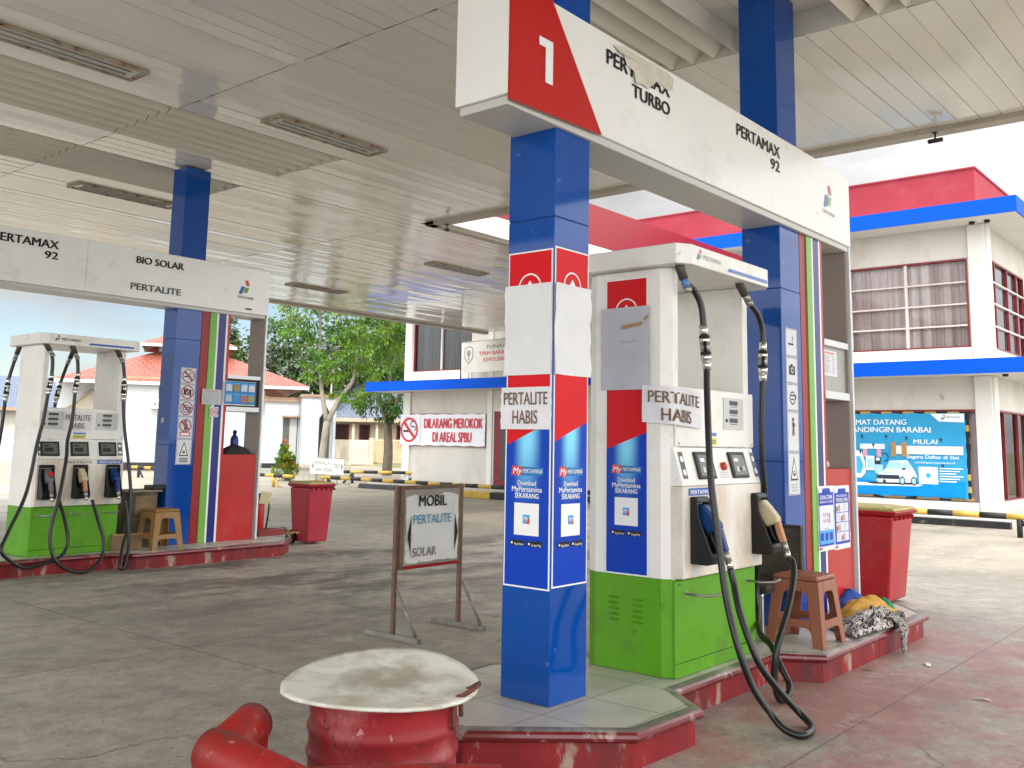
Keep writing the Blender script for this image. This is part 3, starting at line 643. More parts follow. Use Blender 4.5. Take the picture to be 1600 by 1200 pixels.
G2, F2, P2 = gate((5.95, 10.08), .965, 'white sign gate reading bio solar over the farther pump at left', False, True)
col2 = column(6.385, 6.72, 2.845, 3.14, 'tall blue column behind the near pump, carrying a pale strip of faded safety signs', CZ+.19)
sticker_strip(FY(6.38, 2.845, 0), col2, .062, .258, [2.25, 2.045, 1.852, 1.656, 1.365], 1.062, False)
col3 = column(5.953, 6.28, 10.085, 10.37, 'blue column on the left island with red ringed safety signs')
sticker_strip(FY(5.95, 10.085, 0, .965), col3, .10, .305, [2.28, 2.08, 1.886, 1.69, 1.42], 1.113, True)
m = MB(); m.slab(FX(5.953, 10.37, 0), .10, .16, 1.55, 1.61, greyL, 0, .012); m.build('switch_plate', col3)

def scribble(mb, F, c, a0, a1, b0, b1, n, mt=greyL):
    for i in range(n):
        y = b1-(b1-b0)*(i+.6)/n; mb.rect(F, a0, a0+(a1-a0)*random.uniform(.6, 1), y, y+(b1-b0)/n*.4, mt, c)
pinkT = mat('print_pink', (.6, .25, .25), .5)
def notice_extra(w, h):
    def f(mb, F, c):
        mb.rect(F, w*.12, w*.8, h*.86, h*.93, pinkT, c); scribble(mb, F, c, w*.08, w*.6, h*.1, h*.8, 8); scribble(mb, F, c, w*.66, w*.9, h*.1, h*.8, 8)
    return f
sheet(FY(6.38, 2.86, 0), .775, 1.05, 1.955, 2.155, 'paper_list', 'printed price list on the grey plate of the near sign gate', 'notice', extra=notice_extra(.275, .2), c=.004, wav=.002)
sheet(FY(5.95, 10.075, 0, .965), .393, .667, 1.847, 2.035, 'paper_list', 'printed list taped over the stripes of the left sign gate', 'notice', m=paperG, extra=notice_extra(.26, .18), c=.008, wav=.002)
def n35(mb, F, c):
    r = mat('number_badge_red', (.42, .03, .05), .4); mb.arc(F, .06, .06, .046, .054, r, c); mb.text(F, '35', r, .026, .035, .094, h=.05, c=c, bold=.02)
sheet(FY(5.95, 10.075, 0, .965), .512, .632, 1.695, 1.82, 'number_badge', 'small white paper with red number thirty five on the left gate', 'notice', extra=n35, c=.012, wav=.001)
def zona(mb, F, c):
    w, h = .305, .47
    mb.rect(F, .012, w-.012, .035, h-.015, ptB, c); mb.poly(F, [(.012, h-.045), (.07, h-.045), (.085, h-.012), (.012, h-.012)], whitePr, c+.001); mb.poly(F, [(w-.012, h-.045), (w-.07, h-.045), (w-.085, h-.012), (w-.012, h-.012)], whitePr, c+.001)
    mb.text(F, 'ZONA-ZONA', whitePr, .035, h-.095, w-.035, h=.03, c=c+.001, bold=.02); mb.text(F, 'BERBAHAYA DI SPBU', whitePr, .03, h-.122, w-.03, h=.016, c=c+.001)
    mb.rect(F, .02, w-.02, .15, h-.14, mat('poster_pale', (.62, .66, .74), .4), c+.001); mb.rect(F, .02, w-.02, .05, .15, ptB2, c+.001)
    for i in range(3):
        for j in range(2): mb.rect(F, .09+i*.035, .105+i*.035, .25-j*.045, .275-j*.045, mat('poster_pink', (.5, .2, .22), .5), c+.002)
    mb.rect(F, .19, .215, .20, .27, MATS['poster_pink'], c+.002)
    for i in range(3): mb.rect(F, .035+i*.085, .09+i*.085, .075, .13, ptB, c+.002); mb.rect(F, .11+i*.03, .122+i*.03, .155, .165, greyT, c+.002)
    mb.rect(F, .012, .06, .012, .028, logoR, c+.001)
def tertib(mb, F, c):
    w, h = .315, .47
    mb.rect(F, .012, w-.012, .04, h-.015, ptB, c); mb.poly(F, [(.012, h-.045), (.07, h-.045), (.085, h-.012), (.012, h-.012)], whitePr, c+.001); mb.poly(F, [(w-.012, h-.045), (w-.07, h-.045), (w-.085, h-.012), (w-.012, h-.012)], whitePr, c+.001)
    mb.text(F, 'PROSEDUR', whitePr, .05, h-.078, w-.05, h=.018, c=c+.001); mb.text(F, 'TERTIB DI SPBU', whitePr, .04, h-.115, w-.04, h=.028, c=c+.001, bold=.02)
    for i in range(4):
        y = .06+i*.073; mb.rect(F, .035, w-.035, y, y+.067, MATS['poster_pale'], c+.001); x = .15 if i in (0, 2) else .06
        mb.rect(F, x, x+.022, y+.008, y+.05, mat('poster_skin', (.45, .24, .15), .5), c+.002); mb.rect(F, x+.03, x+.055, y+.005, y+.055, MATS['poster_pink'], c+.002); mb.rect(F, x-.02, x-.004, y+.005, y+.04, greyT, c+.002); scribble(mb, F, c+.002, .05 if x > .1 else .17, .13 if x > .1 else .26, y+.008, y+.06, 4)
    mb.rect(F, .012, .06, .012, .03, logoR, c+.001)
sheet(FY(6.38, 2.835, 0), .537, .845, .645, 1.118, 'safety_poster', 'blue danger zone poster, left one of the pair on the red panel', 'poster', extra=zona, c=.004, wav=.002, group='pair of blue posters')
sheet(FY(6.38, 2.84, 0), .852, 1.172, .635, 1.113, 'safety_poster', 'blue poster with four picture boxes, right one of the pair on the red panel', 'poster', extra=tertib, c=.005, wav=.002, group='pair of blue posters')
def boxes(mb, F, c):
    w, h = .47, .30; mb.rect(F, .012, w-.012, .012, h-.012, mat('poster_sea_blue', (.01, .16, .42), .3), c)
    cols = [(.6, .62, .66), (.3, .2, .06), (.5, .6, .7), (.62, .62, .62), (.4, .5, .6), (.02, .25, .6), (.42, .12, .07), (.3, .3, .1)]
    for i in range(8):
        x = .03+(i % 4)*.108; y = .17 if i < 4 else .04; mt = mat('poster_tint_%s' % 'abcdefgh'[i], cols[i], .4, var=.3, vs=60); mb.rect(F, x, x+.085, y, y+.08, mt, c+.001); mb.rect(F, x, x+.085, y+.085, y+.10, ptB2, c+.001)
sheet(FY(5.95, 10.085, 0, .965), .69, 1.16, 1.853, 2.155, 'safety_poster', 'blue poster of eight small pictures in the shelf of the left gate', 'poster', extra=boxes, c=.024, wav=.001)

# ================================================================ DISPENSERS
def dispenser(o, k, label, nozz, hoses, names):
    ox, oy = o; t = thing('fuel_dispenser', label, 'fuel dispenser', (ox, oy, .17), 'green and white fuel dispensers')
    G = lambda: MB((ox-4.58*k, oy-2.69*k, 0), k); FYd = lambda y: FY(ox-4.58*k, oy-2.69*k+y*k, 0, k)
    zb = .1715/k; y0, y1 = 2.69, 3.25
    # end cabinets full height with corner cut
    def endp(a, b, z0, z1, mt):
        m = G()
        if a < 5: pts = [(a+.035, y0), (b, y0), (b, y1), (a+.035, y1), (a, y1-.065), (a, y0+.065)]
        else: pts = [(a, y0), (b-.035, y0), (b, y0+.065), (b, y1-.065), (b-.035, y1), (a, y1)]
        m.prism(pts, z0, z1, 'z', mt); return m
    for a, b in ((4.58, 4.665), (5.46, 5.56)):
        endp(a, b, .682, 2.39, whiteD).build('side_panel', t, .004, 1); endp(a, b, zb, .6815, greenP).build('side_base', t, .004, 1)
    # centre body
    m = G(); m.box(4.666, 5.459, y0+.002, y1-.002, 1.392, 1.725, whiteD); m.build('display_cabinet', t, .004, 1)
    m = G(); m.box(4.666, 5.459, y0+.004, y1-.004, zb, .6805, greenP); m.build('base_cabinet', t, .003, 1)
    m = G(); m.box(4.60, 5.555, y0-.010, y0+.003, .245, .676, greenP); m.box(4.60, 5.555, y0-.008, y0+.003, zb, .240, greenP); m.build('base_door', t, .004, 1)
    m = G(); m.prism([(y0-.001, 1.39), (y0-.06, 1.18), (y0+.02, 1.18), (y0+.02, 1.39)], 4.605, 5.555, 'x', whiteD); m.build('sloped_panel', t, .004, 1)
    m = G(); m.box(4.605, 5.555, y0-.06, y0+.03, .69, 1.178, whiteStain); m.build('nozzle_panel', t, .006)
    m = G(); m.box(4.61, 5.555, y0-.014, y0, 1.393, 1.722, whiteD); m.build('display_panel', t, .004, 1)
    # head
    c = .085; a0, a1, b0, b1 = 4.51, 5.64, 2.56, 3.38
    m = G(); m.prism([(a0, b0+c*.6), (a0+c, b0), (a1-c, b0), (a1, b0+c*.6), (a1, b1-c*.6), (a1-c, b1), (a0+c, b1), (a0, b1-c*.6)], 2.392, 2.505, 'z', whiteD); m.build('head', t, .004, 1)
    F = FYd(b0); m = MB(); fl = names['faded']
    logo(m, F, 4.65, 2.428, .06, FADE if fl else LOGO); m.text(F, 'PERTAMINA', greyL if fl else greyT, 4.72, 2.436, 4.93, h=.026)
    m.poly(F, [(5.02, 2.412), (5.54, 2.412), (5.54, 2.432), (5.035, 2.432)], fadeB if fl else logoB, .004); m.build('head_lettering', t)
    # two displays with three windows
    F = FYd(y0-.014)
    for a in (4.62, 5.16) if names['short'] else (4.63, 5.225):
        m = MB(); m.slab(F, a, a+.25, 1.497, 1.685, dispG, 0, .006)
        for j in range(3):
            y = 1.643-j*.052; m.rect(F, a+.07, a+.175, y, y+.026, lcdM, .0075); m.rect(F, a+.08, a+.165, y-.012, y-.007, greyT, .0075)
        m.rect(F, a+.02, a+.045, 1.54, 1.56, blackT, .0075); m.build('price_display', t)
    m = MB(); m.slab(F, *names['yl'], whitePr, 0, .002); m.rect(F, names['yl'][0], names['yl'][1], names['yl'][2], names['yl'][2]+.04, yellowL, .0035); m.rect(F, names['yl'][0], names['yl'][1], names['yl'][3]-.02, names['yl'][3], fadeB, .0035)
    for j in range(2): m.rect(F, names['yl'][0]+.012, names['yl'][1]-.012, names['yl'][2]+.01+j*.012, names['yl'][2]+.015+j*.012, greyT, .0045)
    m.build('calibration_label', t)
    for x, z in ((4.64, 1.41), (5.53, 1.41), (4.64, .655)): m = MB(); m.disc(FYd(y0-.0145), x, z, .006, blackT, .001); m.build('screw', t)
    # keypad screens on the slope
    sl = Fr((ox-4.58*k, oy-2.69*k+(y0-.06)*k, 1.18*k), (1, 0, 0), (0, .06, .21), k); L_ = .2184
    for a in names['screens']:
        m = MB(); m.slab(sl, a, a+.20, .033, .19, blackP, 0, .016); m.build('keypad', t, .006)
        m = MB(); m.slab(sl, a+.022, a+.178, .05, .17, glassS, .0165, .018)
        if names['faded']:
            m.rect(sl, a+.04, a+.09, .13, .15, whitePr, .0195); m.disc(sl, a+.10, .085, .012, blackT, .0195); m.rect(sl, a+.12, a+.155, .075, .10, greyL, .0195); m.rect(sl, a+.05, a+.08, .07, .1, dispG, .0195)
        else:
            m.rect(sl, a+.04, a+.09, .135, .15, lcdM, .0195); m.rect(sl, a+.04, a+.13, .08, .12, lcdM, .0195)
        m.build('keypad_window', t)
    m = MB()
    if names['short']:
        m.tube([sl.p(5.11, .105, 0), sl.p(5.11, .105, .02)], .024*k, mat('button_red', (.5, .03, .02), .35), 16, False); m.build('stop_button', t); m = MB()
        for j in range(3): m.rect(sl, 5.055, 5.165, .04+j*.014, .046+j*.014, greyL, .002)
        m.build('instruction_label', t)
    for a in (4.63, 5.50) if names['short'] else (5.49, 4.61):
        m = MB(); m.rect(sl, a, a+.05, .04, .19, greyT, .002); m.disc(sl, a+.025, .15, .018, whitePr, .0035); m.disc(sl, a+.025, .075, .018, whitePr, .0035); m.build('pictogram_label', t)
    F = FYd(y0-.06)
    for (st, a, b, mt, plate) in names['grades']:
        m = MB()
        if plate: m.rect(F, a, b, 1.128, 1.168, logoB, .0015); m.text(F, st, whitePr, a+.02, 1.136, b-.02, h=.022, c=.003, slant=.2, bold=.03)
        else: m.text(F, st, mat('grade_green', (.02, .12, .06), .4), a, 1.136, b-.01, h=.024, c=.002, slant=.25, bold=.03)
        m.build('grade_label', t)
    # holsters and nozzles
    for (x, cm, hm) in nozz:
        h = MB((ox-4.58*k, oy-2.69*k, 0), k); w = .075
        yb = y0-.0605; prof = [(yb, 1.122), (yb-.03, 1.122), (yb-.045, 1.10), (yb-.05, 1.02), (yb-.115, .86), (yb-.135, .81), (yb-.125, .775), (yb-.10, .765), (yb, .765)]
        for q in (x-w, x+w-.012): h.prism(prof, q, q+.012, 'x', blackP)
        h.prism([(yb, 1.122), (yb-.03, 1.122), (yb-.045, 1.10), (yb-.045, 1.09), (yb, 1.09)], x-w+.0121, x+w-.0121, 'x', blackP)
        h.prism([(yb, .765), (yb-.10, .765), (yb-.125, .775), (yb-.135, .81), (yb-.128, .83), (yb-.05, .83), (yb-.02, .90), (yb-.012, 1.08), (yb, 1.08)], x-w+.0121, x+w-.0121, 'x', blackP)
        h.build('holster', t, .005)
        n = MB((ox-4.58*k, oy-2.69*k, 0), k)
        B = yb-.02
        # body shell: hood, neck
        hood = [(B+.0, 1.075), (B-.035, 1.085), (B-.075, 1.045), (B-.125, .985), (B-.13, .955), (B-.10, .945), (B-.055, .925), (B-.02, .975), (B+.005, 1.03)]
        n.prism(hood, x-.032, x+.032, 'x', cm); root = n.build('nozzle', t, .012, 3)
        n = MB((ox-4.58*k, oy-2.69*k, 0), k); n.prism([(B-.095, .965), (B-.13, .965), (B-.150, .90), (B-.168, .845), (B-.135, .835), (B-.112, .89)], x-.02, x+.02, 'x', hm); n.build('grip', root_parent(n, root), .008)
        n = MB((ox-4.58*k, oy-2.69*k, 0), k); n.tube(spline([(x, B-.06, .935), (x, B-.075, .89), (x, B-.10, .85), (x, B-.135, .84)], 4), .007, blackP, 8); n.prism([(B-.02, .975), (B-.05, .925), (B-.03, .885), (B-.0, .93)], x-.012, x+.012, 'x', blackP); n.build('trigger_guard', root_parent(n, root))
        n = MB((ox-4.58*k, oy-2.69*k, 0), k); n.tube([(x, B-.149, .845), (x, B-.168, .79)], .019, steel, 14); n.build('swivel', root_parent(n, root))
        n = MB((ox-4.58*k, oy-2.69*k, 0), k); n.tube([(x, B-.168, .79), (x, B-.178, .755)], .018, chrome, 14); n.build('hose_collar', root_parent(n, root))
        # hose hook and tag below
        hk = G(); hk.tube([(x-.03, y0-.012, .60), (x-.03, y0-.10, .598), (x+.02, y0-.16, .602), (x+.04, y0-.19, .62)], .007, steel, 8); hk.disc(FYd(y0-.0105), x-.03, .60, .018, steel, .001); hk.build('hose_hook', t)
        m = MB(); m.slab(FYd(y0-.06), x-.045, x+.02, .70, .762, dispG, 0, .0015); m.build('tag_plate', t)
    for pts, coup, back in hoses:
        m = MB((ox-4.58*k, oy-2.69*k, 0), k); sp = spline(pts, 8); m.tube(sp, .0185, rubber, 12); hs = m.build('hose', t)
        # brass end at the head and break-away coupling
        m = MB((ox-4.58*k, oy-2.69*k, 0), k); p0 = Vector(pts[0]); p1 = Vector(pts[1]); d = (p1-p0).normalized(); m.tube([p0-d*.01+Vector((0, 0, .03)), p0, p0+d*.075], .027, mat('socket_dark', (.07, .065, .055), .45, .3), 14); m.tube([p0+d*.072, p0+d*.12], .022, fadeB if names['faded'] and coup == 4 and pts[0][0] < 5 else steel, 14); m.tube([p0+d*.118, p0+d*.15], .0235, steel, 14); m.build('hose_socket', root_parent(m, hs))
        if coup:
            a, b = Vector(pts[coup]), Vector(pts[coup+1]); d = (b-a).normalized(); L0 = (b-a).length
            m = MB((ox-4.58*k, oy-2.69*k, 0), k); q = lambda f: a+(b-a)*f
            for f0, f1, r, mt in ((-.25, .1, .0235, chrome), (.1, .18, .030, blackP), (.18, .34, .029, chrome), (.34, .66, .028, steel if names['faded'] else chrome), (.66, .74, .030, blackP), (.74, .95, .029, chrome), (.95, 1.25, .024, chrome)): m.tube([q(f0), q(f1)], r, mt, 14)
            m.tube([q(.34)+Vector((-.022, -.012, 0)), q(.66)+Vector((-.022, -.012, 0))], .010, blackP, 8)
            m.build('breakaway_coupling', root_parent(m, hs))
    return t, FYd
def root_parent(mb, part):
    return part
D1H = [
 ([(4.60,2.64,2.385),(4.621,2.62,2.302),(4.692,2.6,2.256),(4.734,2.58,2.169),(4.742,2.57,2.025),(4.75,2.56,1.86),(4.716,2.54,1.666),(4.631,2.48,1.253),(4.595,2.42,.927),(4.556,2.36,.646),(4.523,2.28,.411),(4.56,2.22,.22),(4.605,2.15,.1),(4.601,2.085,.045),(4.618,2.021,.022),(4.665,1.995,.02),(4.76,2.008,.02),(4.845,2.055,.024),(4.88,2.12,.055),(4.82,2.18,.14),(4.72,2.24,.27),(4.69,2.29,.39),(4.705,2.36,.55),(4.745,2.41,.68),(4.75,2.432,.755)], 4, False),
 ([(5.33,2.64,2.385),(5.409,2.62,2.285),(5.489,2.6,2.213),(5.528,2.59,2.124),(5.532,2.59,2.004),(5.525,2.59,1.844),(5.518,2.6,1.587),(5.535,2.61,1.314),(5.605,2.63,1.038),(5.68,2.72,.667),(5.66,2.72,.411),(5.47,2.61,.30),(5.378,2.5,.26),(5.32,2.42,.17),(5.30,2.36,.08),(5.22,2.34,.03),(5.14,2.35,.035),(5.13,2.37,.14),(5.15,2.36,.30),(5.263,2.35,.468),(5.40,2.37,.62),(5.482,2.40,.72),(5.485,2.432,.755)], 4, False)]
DD1, FD1 = dispenser((4.58, 2.69), 1., 'near green and white fuel pump with blue and ivory nozzles', [(4.75, nozBlue, nozBlue), (5.485, ivory, pinkBr)], D1H,
    dict(faded=True, short=True, yl=(4.985, 5.07, 1.405, 1.475), screens=(4.79, 5.20), grades=[('PERTAMAX', 4.66, 4.93, None, True)]))
E1 = FX(4.58, 3.25, 0)
def end_print(t, E):
    m = MB(); m.slab(E, .118, .442, .683, 2.39, whiteD, .0005, .003)
    promo(Fr(E.p(.135, 0, .003), E.u, E.v), t, .283, 2.347, .685, 1.371, 1.468, border=True)
    for st, a in ((.07, 'l'),): pass
    # pressed edges and cooling slots
    m = MB()
    for a in (.10, .44): m.slab(E, a, a+.008, .172, 2.388, mat('groove_grey', (.30, .31, .28), .5) if False else greenP, -.002, .0006)
    m = MB()
    for a in (.16, .315):
        for j in range(5):
            z = .43+j*.03; m.raw([E.p(a, z, .001), E.p(a+.065, z, .001), E.p(a+.062, z+.012, .008), E.p(a+.003, z+.012, .008), E.p(a, z+.013, .001), E.p(a+.065, z+.013, .001)], [(0, 1, 2, 3), (3, 2, 5, 4)], greenP)
    m.build('cooling_slots', t)
end_print(DD1, E1)
sheet(E1, .110, .432, 1.706, 2.178, 'blank_paper_sheet', 'grey paper with brown tape on the end of the near pump', 'paper', m=paperG, wav=.005, c=.017, group='blank paper covering posters',
      extra=lambda mb, F, c: (mb.poly(F, [(.14, .345), (.28, .365), (.28, .382), (.14, .365)], tapeM, c), mb.poly(F, [(.285, .40), (.30, .385), (.32, .41), (.32, .425), (.30, .405)], tapeM, c), mb.rect(F, .14, .18, .27, .278, greyL, c), mb.rect(F, .2, .24, .274, .282, greyL, c)))
sheet(FY(0, 2.60, 0), 4.17, 4.70, 1.475, 1.665, 'paper_notice', 'slanted out of stock notice stuck on the near pump beside its hose', 'notice', tilt=-.045, wav=.003, c=.0,
      lines=[('PERTALITE', .035, .49, .105, .068, brownT), ('HABIS', .11, .37, .02, .07, brownT)], group='out of stock notices') if False else None
def wrap_notice():
    # bent round the pump's corner: half on the end face, half on the display panel
    mb = MB(); E = FX(4.572, 2.79, 0); Fp = FY(4.60, 2.668, 0)
    pts = []
    p0 = Vector((4.560, 2.86, 0)); p1 = Vector((4.578, 2.72, 0)); p2 = Vector((4.615, 2.667, 0)); p3 = Vector((4.865, 2.662, 0))
    path = spline([p0, p1, p2, (p2+p3)/2, p3], 8); d = [0.]
    for a, b in zip(path[:-1], path[1:]): d.append(d[-1]+(b-a).length)
    T = d[-1]
    def at(s):
        s = max(0, min(T, s))
        for i in range(len(d)-1):
            if s <= d[i+1]: f = (s-d[i])/(d[i+1]-d[i]+1e-9); return path[i].lerp(path[i+1], f), (path[i+1]-path[i]).normalized()
        return path[-1], (path[-1]-path[-2]).normalized()
    def P(s, z, c): q, tt = at(s); n = tt.cross(Vector((0, 0, 1))); return Vector((q.x, q.y, z-.07*s))+n*c
    nx, ny = 24, 6; vs = []; fs = []
    for j in range(ny+1):
        for i in range(nx+1): s = T*i/nx; vs.append(P(s, 1.525+.205*j/ny, .003+.002*math.sin(s*40+j)))
    for j in range(ny):
        for i in range(nx): q = j*(nx+1)+i; fs.append((q, q+1, q+nx+2, q+nx+1))
    mb.raw(vs, fs, paperM, True)
    for st, a0, a1, z, h in (('PERTALITE', .04, T*.93, 1.64, .064), ('HABIS', T*.26, T*.74, 1.543, .068)):
        v, f = text_geo(st, 0.); x0 = min(q.x for q in v); x1 = max(q.x for q in v); kx = (a1-a0)/(x1-x0); ky = h/.69
        for e in (-.0018, 0, .0018): mb.raw([P(a0+(q.x-x0)*kx+e, z+q.y*ky, .0085+e*.2) for q in v], f, brownT)
    o = mb.build('paper_notice'); tag(o, 'creased out of stock notice wrapped round the near pump corner beside its hose', 'notice', 'out of stock notices')
wrap_notice()
def loc2(l): return [(x+4.61, y, z) for x, y, z in l]
D2H = [
 (loc2([(-.02,2.62,2.385),(.03,2.60,2.30),(.048,2.587,2.19),(.048,2.587,2.032),(.031,2.587,1.889),(-.005,2.57,1.596),(-.053,2.56,1.346),(-.148,2.5,.841),(-.33,2.42,.455),(-.40,2.36,.30),(-.30,2.36,.19),(-.149,2.36,.113),(.062,2.36,.15),(.224,2.38,.218),(.276,2.41,.352),(.235,2.43,.569),(.165,2.432,.755)]), 3, False),
 (loc2([(.264,2.62,2.385),(.313,2.60,2.267),(.329,2.587,2.070),(.315,2.587,1.914),(.299,2.57,1.605),(.256,2.55,1.370),(.234,2.5,1.181),(.156,2.42,.800),(.094,2.40,.551),(.078,2.38,.364),(.126,2.34,.174),(.262,2.30,.058),(.459,2.30,.034),(.609,2.33,.149),(.643,2.37,.328),(.593,2.41,.526),(.515,2.432,.755)]), 2, False),
 (loc2([(.77,2.62,2.385),(.834,2.60,2.254),(.861,2.587,2.051),(.862,2.587,1.868),(.890,2.56,1.515),(.925,2.50,1.179),(.95,2.43,.776),(.925,2.40,.443),(.849,2.34,.249),(.801,2.28,.070),(.819,2.27,.027),(.862,2.29,.091),(.919,2.34,.271),(.925,2.40,.508),(.88,2.432,.755)]), 2, False),
 (loc2([(.0,3.32,2.385),(-.02,3.34,2.28),(-.07,3.36,2.0),(-.08,3.36,1.83),(-.10,3.38,1.3),(-.16,3.44,.7),(-.1,3.5,.3),(.1,3.5,.25),(.16,3.46,.6),(.165,3.42,.8)]), 2, True),
 (loc2([(.60,3.32,2.385),(.56,3.34,2.25),(.50,3.36,2.0),(.47,3.36,1.83),(.44,3.38,1.3),(.40,3.44,.7),(.45,3.5,.3),(.6,3.5,.28),(.66,3.46,.6),(.66,3.42,.8)]), 2, True)]
redGrey = mat('nozzle_grey', (.12, .125, .13), .4, var=.2, vs=12)
DD2, FD2 = dispenser((4.40, 10.0), .97, 'farther green and white fuel pump with three nozzles and looped hoses', [(4.70, redGrey, redGrey), (5.06, ivory, pinkBr), (5.425, nozBlue, nozBlue)], D2H,
    dict(faded=False, short=False, yl=(4.98, 5.12, 1.40, 1.465), screens=(4.635, 4.955, 5.27), grades=[('PERTALITE', 4.92, 5.20, None, False), ('PERTAMAX', 5.25, 5.535, None, True)]))
m = MB(); m.disc(Fr(Vector((4.40+.12*.97-.001, 10.0-.185*.97, 1.03*.97)), (1, 0, 0), (0, .4, .6)), 0, 0, .026, mat('button_red2', (.55, .02, .02), .35), .006); m.build('nozzle_badge', DD2)
sheet(FY(4.43, 9.98, 0, .97), .25, .565, 1.485, 1.682, 'paper_notice', 'white out of stock notice between the displays of the farther pump', 'notice', wav=.002, c=.003,
      lines=[('PERTALITE', .02, .285, .105, .06, brownT), ('HABIS', .07, .225, .022, .058, brownT)], group='out of stock notices')

# ================================================================ LOOSE THINGS ON AND NEAR THE ISLANDS
woven = lambda nm, c: mat(nm, c, .4, var=.06, vs=8, bump=.12, bs=90)
def stool(x, y, z, h, mt, label, s=1.):
    """plastic stool: patterned top, four splayed angle legs and arched openings between them"""
    t = thing('plastic_stool', label, 'stool', (x, y, z), 'plastic stools'); w0, w1 = .148*s, .19*s; L_ = lambda: MB((x, y, z))
    m = L_(); m.box(-w0, w0, -w0, w0, h-.03, h, mt); m.build('seat', t, .014, 3)
    m = L_()
    for i in range(10):
        for j in range(10):
            a = -w0+.018+(2*w0-.036)*i/10; b = -w0+.018+(2*w0-.036)*j/10
            if (i+j) % 2: m.box(a+.002, a+.024, b+.006, b+.02, h-.001, h+.003, mt)
            else: m.box(a+.006, a+.02, b+.002, b+.024, h-.001, h+.003, mt)
    m.build('seat_weave', t)
    H = h-.03; at = lambda zz: w1+(w0-w1)*zz/H; lw = .082*s
    def side(m, ax, poly):
        """poly in (fraction across -1..1 as metres from the leg edge, height), laid on one splayed face, 9 mm thick"""
        c, q = (1, 0, -1, 0)[ax], (0, 1, 0, -1)[ax]; vs = []
        for th in (0, .009):
            for a, zz in poly: n = at(zz)-th; vs.append((n*c-a*q, n*q+a*c, zz))
        k = len(poly); m.loc(vs, [tuple(range(k)), tuple(range(2*k-1, k-1, -1))]+[(i, k+i, k+(i+1) % k, (i+1) % k) for i in range(k)], mt)
    for i in range(4):
        m = L_(); j = (i+1) % 4
        side(m, i, [(at(0)-lw*.8, 0), (at(0), 0), (at(H), H), (at(H)-lw, H)]); side(m, j, [(-at(0), 0), (-at(0)+lw*.8, 0), (-at(H)+lw, H), (-at(H), H)])
        m.build('leg', t, .004, 2)
    r = .035
    for z0, z1, up_, dn in ((H*.84, H, 0, 1), (H*.29, H*.41, 0, 1)):
        for i in range(4):
            m = L_(); e = lambda zz: at(zz)-lw*(.8+.2*zz/H)
            side(m, i, [(-e(z0), z0), (e(z0), z0), (e(z1), z1), (-e(z1), z1)])
            for sg in (-1, 1):   # rounded corners under each rail
                P = [(sg*e(z0), z0)]+[(sg*(e(z0-r*(1-math.sin(k*math.pi/10)))-r*(1-math.cos(k*math.pi/10))), z0-r*(1-math.sin(k*math.pi/10))) for k in range(0, 6)]
                side(m, i, P if sg > 0 else P[::-1])
            m.build('rail', t)
    return t
stool(6.08, 2.59, .17, .425, woven('stool_terracotta', (.27, .10, .06)), 'terracotta plastic stool with woven pattern beside the near pump')
stool(5.80, 9.90, .17, .43, woven('stool_tan', (.27, .145, .045)), 'tan plastic stool in front of the crates on the left island')
def chair():
    x, y = 6.06, 2.98; t = thing('office_chair', 'worn dark leather chair with bent steel legs behind the stool', 'chair', (x, y, .17))
    lea = mat('worn_leather', (.055, .046, .035), .5, var=.3, vs=9, bump=.3, bs=50, dirt=(.14, .115, .08), da=.5, ds=8); 
    m = MB((x, y, .17)); m.box(.20, .25, -.30, .17, .34, .71, lea); m.build('backrest', t, .015, 3)
    m = MB((x, y, .17))
    for z in [.36+i*.024 for i in range(15)]: m.box(.192, .2, -.295, -.285, z, z+.012, blackP)
    for q in [-.28+i*.026 for i in range(17)]: m.box(.192, .2, q, q+.013, .69, .70, blackP)
    m.build('stitching', t)
    m = MB((x, y, .17)); m.box(-.24, .2, -.26, .17, .31, .365, lea); m.build('seat', t, .02, 3)
    for q in (-.20, .14):
        m = MB((x, y, .17)); m.tube(spline([(-.20, q, .0), (-.20, q, .25), (-.17, q, .30), (.1, q, .305), (.2, q, .3), (.235, q, .25), (.25, q, 0)], 5), .012, chrome, 10); m.build('leg', t)
chair()
binRed = mat('bin_red', (.36, .012, .018), .38, var=.12, vs=4, dirt=(.25, .08, .07), da=.4, ds=3, more=[((.12, .05, .05), .5, 7, .58, .68), ((.45, .25, .24), .4, 24, .63, .7)])
lidY = mat('bin_lid_yellow', (.40, .33, .10), .5, var=.2, vs=5, dirt=(.12, .09, .03), da=.6, ds=4)
